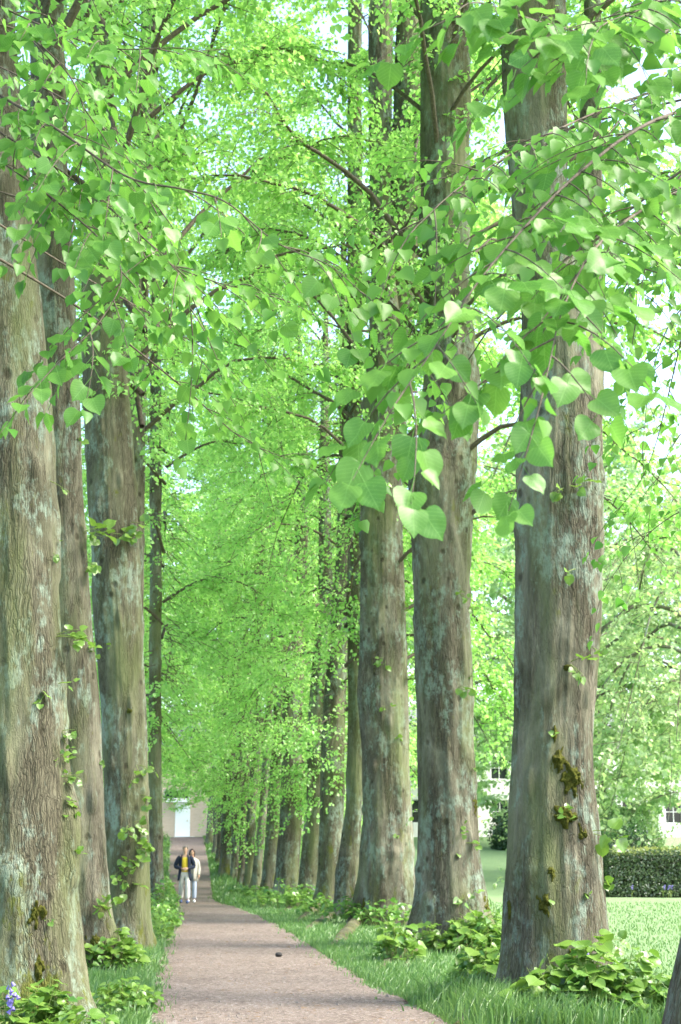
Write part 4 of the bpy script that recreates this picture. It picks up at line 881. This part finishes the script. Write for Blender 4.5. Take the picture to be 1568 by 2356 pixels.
for a, b, c, e in ((-5.2, -3.9, HZ + .9, HZ + 2.2), (2.2, 3.6, HZ + .9, HZ + 2.2), (-5.2, -3.9, HZ + 3.6, HZ + 4.8), (2.2, 3.6, HZ + 3.6, HZ + 4.8)): window(hs, a, b, c, e, H0 + .1, 2, 2)

B0 = 113.0
wb = thing('white_building', 'long white rendered building with slate roof glimpsed through the trees beyond the lawn', 'building', (0, 0, 0))
holes = [(x, x + 1.3, HZ + z, HZ + z + 1.7) for x in np.arange(15.2, 36, 3.2) for z in (1.0, 4.1)]
holes = [tuple(float(q) for q in h) for h in holes]
wall_with_holes('wall', wb, RENDERW, 13.5, 38, HZ - .4, HZ + 7.0, B0, .35, holes)
for b in ((13.5, 13.85, B0 + .35, B0 + 9), (37.65, 38, B0 + .35, B0 + 9), (13.85, 37.65, B0 + 8.65, B0 + 9)): bx('wall', wb, RENDERW, b[0], b[1], b[2], b[3], HZ - .4, HZ + 7)
gable('roof', wb, SLATE, 13.5, 38, B0, B0 + 9, HZ + 7, 2.6); bx('cornice', wb, WHITE, 13.3, 38.2, B0 - .2, B0 - .003, HZ + 6.6, HZ + 6.9)
for h in holes: window(wb, *h, B0 + .1, 2, 2)

# ================================================================== HEDGE AND SHRUBS
def leafy_box(root, x0, x1, y0, y1, h, n, size, seed, mat_side, mat_top, inner):
    rg = np.random.default_rng(seed); z0 = float(zg(x0, (y0 + y1) / 2))
    def bump(p): return .22 * fbm(p * np.array([.9, .9, 1.3]), seed, 4)
    v, f = box(x0 + .2, x1 - .2, y0 + .2, y1 - .2, z0 - .1, z0 + h - .18); link('body', mk_mesh('body', v, f, inner), root)
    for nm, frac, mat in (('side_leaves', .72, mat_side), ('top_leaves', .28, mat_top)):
        m = int(n * frac)
        if nm == 'top_leaves':
            p = np.stack([rg.uniform(x0, x1, m), rg.uniform(y0, y1, m), np.full(m, z0 + h) - np.abs(rg.normal(0, .07, m))], -1); nn = np.tile([0, 0, 1.0], (m, 1))
        else:
            t = rg.uniform(0, 1, m); p = np.stack([np.where(t < .8, rg.uniform(x0, x1, m), x0), np.where(t < .8, y0, rg.uniform(y0, y1, m)), z0 + rg.uniform(0, h, m)], -1); nn = np.where((t < .8)[:, None], np.array([0, -1.0, .3]), np.array([-1.0, 0, .3]))
        p = p + nn * (bump(p) + rg.normal(0, .05, m))[:, None]
        o = link(nm, leaf_cloud(nm, p, rg.normal(0, .6, (m, 3)) + np.array([0, -.3, .5]), nn + rg.normal(0, .5, (m, 3)), size * rg.uniform(.6, 1.3, m), mat, (L2_V, L2_F), rg), root); o['kind'] = 'stuff'
INNER = simple('hedge_inside', (.012, .02, .008), (.03, .035, .015), 12, .95)
hd = thing('clipped_hedge', 'long flat-topped dark green hedge across the lawn with bluebells at its foot', 'hedge', (0, 0, 0))
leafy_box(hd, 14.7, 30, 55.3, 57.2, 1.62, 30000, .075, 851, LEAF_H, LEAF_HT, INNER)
def shrub(name, label, x, y, rx, rz, n, size, mat, seed):
    rg = np.random.default_rng(seed); z0 = float(zg(x, y)); root = thing(name, label, 'shrub', (x, y, z0))
    d = rg.normal(0, 1, (n, 3)); d /= np.linalg.norm(d, axis=1)[:, None]; d[:, 2] = np.abs(d[:, 2]) * np.where(rg.uniform(0, 1, n) < .75, 1, -.2)
    rad = rg.uniform(.45, 1, n) ** .5 * (1 + 1.0 * fbm(d * 2.2 + seed, seed, 3)); p = d * rad[:, None] * np.array([rx, rx, rz]) + np.array([0, 0, rz * .12])
    o = link('leaves', leaf_cloud('leaves', p, d * .4 + rg.normal(0, .5, (n, 3)), d + rg.normal(0, .5, (n, 3)), size * rg.uniform(.6, 1.3, n), mat, (L2_V, L2_F), rg), root); o['kind'] = 'stuff'
    tb = [tube(smooth_path([(0, 0, -.1), (math.cos(a) * rx * .3, math.sin(a) * rx * .3, rz * .4), (math.cos(a) * rx * .6, math.sin(a) * rx * .6, rz * .8)], 6), np.linspace(.05, .012, 6), 5) for a in np.arange(7) * .9]
    v, f = join(tb); o = link('stems', mk_mesh('stems', v, f, TWIG, True), root); o['kind'] = 'stuff'
shrub('dark_shrub', 'dark evergreen bush on the rising lawn seen between the stepped and forked limes', 18.9, 91, 1.5, 2.0, 9000, .14, LEAF_D, 861)
shrub('dark_shrub', 'dark blue-green bush right behind the end of the clipped hedge', 17.2, 62, 1.3, 2.1, 8000, .10, LEAF_D, 863)
shrub('dark_shrub', 'low dark bush behind the middle of the clipped hedge', 20.6, 63, 1.6, 1.9, 8000, .10, LEAF_D, 865)
shrub('green_shrub', 'mid green bush below the white building', 24.5, 88, 2.2, 2.6, 8000, .16, LEAF_B, 867)
for i, (x, y) in enumerate([(15.3, 54.6), (16.4, 54.5), (16.7, 54.6), (17.6, 54.4), (16.55, 54.4), (18.2, 54.5)]): bluebell(x, y, .45, 'bluebell blooming in the strip along the clipped hedge', 'bluebells along the hedge', 870 + i, 9)

# ================================================================== PEOPLE
def skin(name, joints, edges, mat, parent, sub=2, rootj=0, smooth=True):
    me = bpy.data.meshes.new(name); me.from_pydata([j[:3] for j in joints], edges, []); o = link(name, me, parent)
    md = o.modifiers.new('skin', 'SKIN'); md.use_smooth_shade = True
    sv = me.skin_vertices[0].data if me.skin_vertices else None
    if sv is None:
        me.attributes  # the layer appears with the modifier
    for i, j in enumerate(joints):
        r = j[3]; me.skin_vertices[0].data[i].radius = r if isinstance(r, tuple) else (r, r)
    me.skin_vertices[0].data[rootj].use_root = True
    ss = o.modifiers.new('sub', 'SUBSURF'); ss.levels = sub; ss.render_levels = sub
    me.materials.append(mat); return o
SKIN = NT('skin').bsdf((.52, .32, .23), .55); NAVY = simple('navy_cloth', (.010, .014, .030), (.02, .028, .055), 40, .85)
YEL = simple('yellow_shirt', (.62, .44, .03), (.72, .54, .06), 20, .8); CREAM = simple('cream_cloth', (.50, .48, .45), (.62, .60, .56), 25, .85)
HAIRG = simple('grey_hair', (.10, .085, .075), (.2, .18, .16), 60, .7, stretch=(1, 1, .2)); HAIRB = simple('dark_hair', (.022, .012, .009), (.06, .03, .022), 60, .5, stretch=(1, 1, .2))
SHOEB = simple('blue_shoe', (.05, .08, .2), (.08, .12, .28), 15, .6); SHOEW = simple('white_shoe', (.7, .7, .72), (.78, .78, .8), 15, .6); BEIGE = simple('beige_jacket', (.46, .43, .38), (.56, .53, .48), 25, .85)
PALEB = simple('pale_jeans', (.30, .35, .46), (.40, .45, .55), 25, .85); DARKE = NT('eye').bsdf((.02, .015, .01), .3); LIP = NT('lip').bsdf((.4, .16, .14), .5); SCARF = simple('scarf', (.25, .10, .05), (.35, .16, .08), 30, .8)
def ellip(name, parent, mat, c, r, seed=0, amt=0.0, cut=None, nu=12, nv=16):
    a, b = np.meshgrid(np.linspace(0, math.pi, nu), np.arange(nv) * 2 * math.pi / nv, indexing='ij'); V = np.stack([np.sin(a) * np.cos(b), np.sin(a) * np.sin(b), np.cos(a)], -1)
    if cut is not None: V = cut(V)
    if amt: V = V * (1 + amt * fbm(V * 3 + seed, seed, 3))[..., None]
    V = V * np.array(r) + np.array(c); i = np.arange(nu - 1)[:, None] * nv; j = np.arange(nv)[None]
    return link(name, mk_mesh(name, V.reshape(-1, 3), np.stack([i + j, i + nv + j, i + nv + (j + 1) % nv, i + (j + 1) % nv], -1).reshape(-1, 4), mat, True), parent)
def hand(parent, wrist, d, inward, mat):
    """palm with five tapering fingers"""
    w_, d, n = np.array(wrist), np.array(d, float), np.array(inward, float); d /= np.linalg.norm(d); up = np.cross(n, d); up /= np.linalg.norm(up) + 1e-9
    ps = [tube(smooth_path([w_ - d * .02, w_ + d * .04, w_ + d * .085], 5), [.024, .036, .040, .038, .030], 8)]
    for i, (o, L) in enumerate(((-.027, .060), (-.009, .074), (.009, .080), (.027, .070))):
        b = w_ + d * .078 + up * o; ps.append(tube(smooth_path([b, b + d * L * .5 + n * .008, b + d * L * .85 + n * .032], 6), np.linspace(.0095, .006, 6), 6))
    b = w_ + d * .03 + up * .032; ps.append(tube(smooth_path([b, b + d * .025 + up * .022, b + d * .055 + up * .026 + n * .012], 6), np.linspace(.011, .007, 6), 6))
    v, f = join(ps); return link('hand', mk_mesh('hand', v, f, mat, True), parent)
def person(label, x, y, h, sex):
    k = h / 1.75; root = thing('person', label, 'person', (x, y, zpath(x, y))); root.scale = (k, k, k)
    st = .13                                                 # stride; the figure faces -y
    hipL, hipR = (.09, 0, .92), (-.09, 0, .92)
    kneeL, kneeR = (.10, -.12, .50), (-.10, .03, .50); ankL, ankR = (.10, -st - .06, .09), (-.10, .16, .11)
    arm = 'clasp' if sex == 'm' else 'down'
    if arm == 'clasp': shL, shR, elL, elR, wrL, wrR = (.185, 0, 1.42), (-.185, 0, 1.42), (.29, -.02, 1.13), (-.29, -.02, 1.13), (.085, -.21, 1.06), (-.075, -.22, 1.05)
    else: shL, shR, elL, elR, wrL, wrR = (.165, 0, 1.41), (-.165, 0, 1.41), (.235, .03, 1.13), (-.215, .02, 1.13), (.235, -.08, .90), (-.2, .06, .89)
    J = [(0, 0, .98, (.145, .10)), (0, -.005, 1.15, (.14, .10)), (0, 0, 1.33, (.165, .11)), (0, .01, 1.46, (.08, .07)), (0, -.005, 1.53, (.055, .058)), (0, -.02, 1.60, (.068, .085)), (0, -.015, 1.69, (.074, .092)), (0, -.01, 1.745, (.045, .06))]
    n = len(J); E = [(i, i + 1) for i in range(n - 1)]
    for sh, el, wr in ((shL, elL, wrL), (shR, elR, wrR)):
        b = len(J); J += [(*sh, .055), (*el, .042), (*wr, .027)]; E += [(2, b), (b, b + 1), (b + 1, b + 2)]
    for hp, kn, an in ((hipL, kneeL, ankL), (hipR, kneeR, ankR)):
        b = len(J); J += [(*hp, .085), (*kn, .058), (*an, .036)]; E += [(0, b), (b, b + 1), (b + 1, b + 2)]
    skin('body', J, E, SKIN, root)
    for s, wr, el in ((1, wrL, elL), (-1, wrR, elR)):
        d = np.array(wr) - np.array(el)
        if arm == 'clasp': hand(root, wr, (-s * .8, -.25, -.05), (0, .6, -.3), SKIN)
        else: hand(root, wr, d, (-s, 0, 0), SKIN)
    # face
    for s in (1, -1):
        ellip('eye', root, DARKE, (s * .030, -.108, 1.645), (.011, .007, .006)); ellip('ear', root, SKIN, (s * .076, -.005, 1.63), (.012, .02, .032))
    ellip('nose', root, SKIN, (0, -.118, 1.615), (.013, .02, .024)); ellip('mouth', root, LIP, (0, -.106, 1.572), (.022, .008, .007))
    hm = HAIRG if sex == 'm' else HAIRB
    def capcut(V):
        V = V.copy(); V[..., 2] = np.where((V[..., 1] < -.1) & (V[..., 2] < .45), .45, V[..., 2]); V[..., 2] = np.maximum(V[..., 2], -.35); return V
    if sex == 'm': ellip('hair', root, hm, (0, .004, 1.675), (.083, .108, .092), 3, .12, capcut)
    else:
        def lc(V):
            V = V.copy(); f_ = (V[..., 1] < -.35) & (np.abs(V[..., 0]) < .75); V[..., 1] = np.where(f_ & (V[..., 2] < .35), -.3, V[..., 1]); return V
        ellip('hair', root, hm, (0, .012, 1.625), (.108, .115, .155), 5, .18, lc)
    # trousers, with straight legs over the shoes
    tm = CREAM if sex == 'm' else PALEB
    Jt = [(0, 0, 1.02, (.155, .112)), (0, 0, .93, (.165, .118))]; Et = [(0, 1)]
    for hp, kn, an, s in ((hipL, kneeL, ankL, 1), (hipR, kneeR, ankR, -1)):
        b = len(Jt); Jt += [(hp[0], hp[1], .84, .098), (*kn, .082), (an[0], an[1] + .01, an[2] + .02, .075)]; Et += [(1, b), (b, b + 1), (b + 1, b + 2)]
    skin('trousers', Jt, Et, tm, root)
    for an in (ankL, ankR):
        V, Ff = tube(smooth_path([(an[0], an[1] + .07, .045), (an[0], an[1] - .02, .055), (an[0], an[1] - .12, .04), (an[0], an[1] - .19, .03)], 9), [.02, .04, .046, .046, .045, .043, .04, .034, .015], 10)
        V[:, 2] = np.maximum(V[:, 2], .002) + (an[2] - .09) * .5; link('shoe', mk_mesh('shoe', V, Ff, SHOEB if sex == 'm' else SHOEW, True), root)
    # upper clothes
    Js = [(0, -.004, .90, (.168, .122)), (0, -.004, 1.05, (.16, .118)), (0, -.004, 1.2, (.160, .118)), (0, 0, 1.36, (.178, .120)), (0, .005, 1.455, (.085, .078))]; Es = [(i, i + 1) for i in range(4)]
    skin('shirt', Js, Es, YEL if sex == 'm' else CREAM, root)
    jm = NAVY if sex == 'm' else BEIGE
    # jacket: open shell round the back and sides, hem at mid thigh
    zs = np.array([.70, .80, .95, 1.10, 1.25, 1.38, 1.45, 1.485]); ra = np.array([.225, .215, .200, .190, .196, .206, .150, .085]); rb = np.array([.165, .16, .15, .145, .148, .142, .11, .085]); gap = np.radians(np.array([46, 40, 36, 33, 29, 26, 32, 40]) * (1.0 if sex == 'm' else .35))
    rows = []
    for z, a, b, g in zip(zs, ra, rb, gap):
        t = np.linspace(-math.pi / 2 + g, 1.5 * math.pi - g, 31); rows.append(np.stack([np.cos(t) * a, np.sin(t) * b, np.full(31, z) + .012 * np.sin(t * 5)], -1))
    O = np.stack(rows); I = O * np.array([.94, .93, 1]); m, q = len(zs), 31
    V = np.concatenate([O.reshape(-1, 3), I.reshape(-1, 3)]); N = m * q; Fj = []
    for r in range(m - 1):
        for c in range(q - 1):
            a = r * q + c; Fj += [(a, a + 1, a + q + 1, a + q), (N + a, N + a + q, N + a + q + 1, N + a + 1)]
        for c in (0, q - 1): a = r * q + c; Fj.append((a, a + q, N + a + q, N + a))
    for c in range(q - 1): Fj += [(c, N + c, N + c + 1, c + 1)]; a = (m - 1) * q + c; Fj += [(a, a + 1, N + a + 1, N + a)]
    jk = link('jacket', mk_mesh('jacket', V, Fj, jm, True), root)
    for sh, el, wr in ((shL, elL, wrL), (shR, elR, wrR)):
        a, b, c = map(np.array, (sh, el, wr)); P = smooth_path([a * .75 + np.array([0, 0, a[2] * .25]), a + (b - a) * .3, b, b + (c - b) * .55, b + (c - b) * .97], 14)
        v, f = tube(P, np.interp(np.linspace(0, 1, 14), [0, .15, .5, 1], [.07, .078, .062, .048]), 12); link('sleeve', mk_mesh('sleeve', v, f, jm, True), jk)
    if sex == 'f': ellip('scarf', root, SCARF, (0, -.02, 1.475), (.085, .085, .04), 3, .3)
x, y = gp(424, 2079); person('man in navy jacket, yellow shirt and cream trousers walking with hands clasped', x, y, 1.72, 'm')
person('dark-haired woman in beige jacket and pale jeans walking half hidden by the man', x + .22, y + .75, 1.62, 'f')
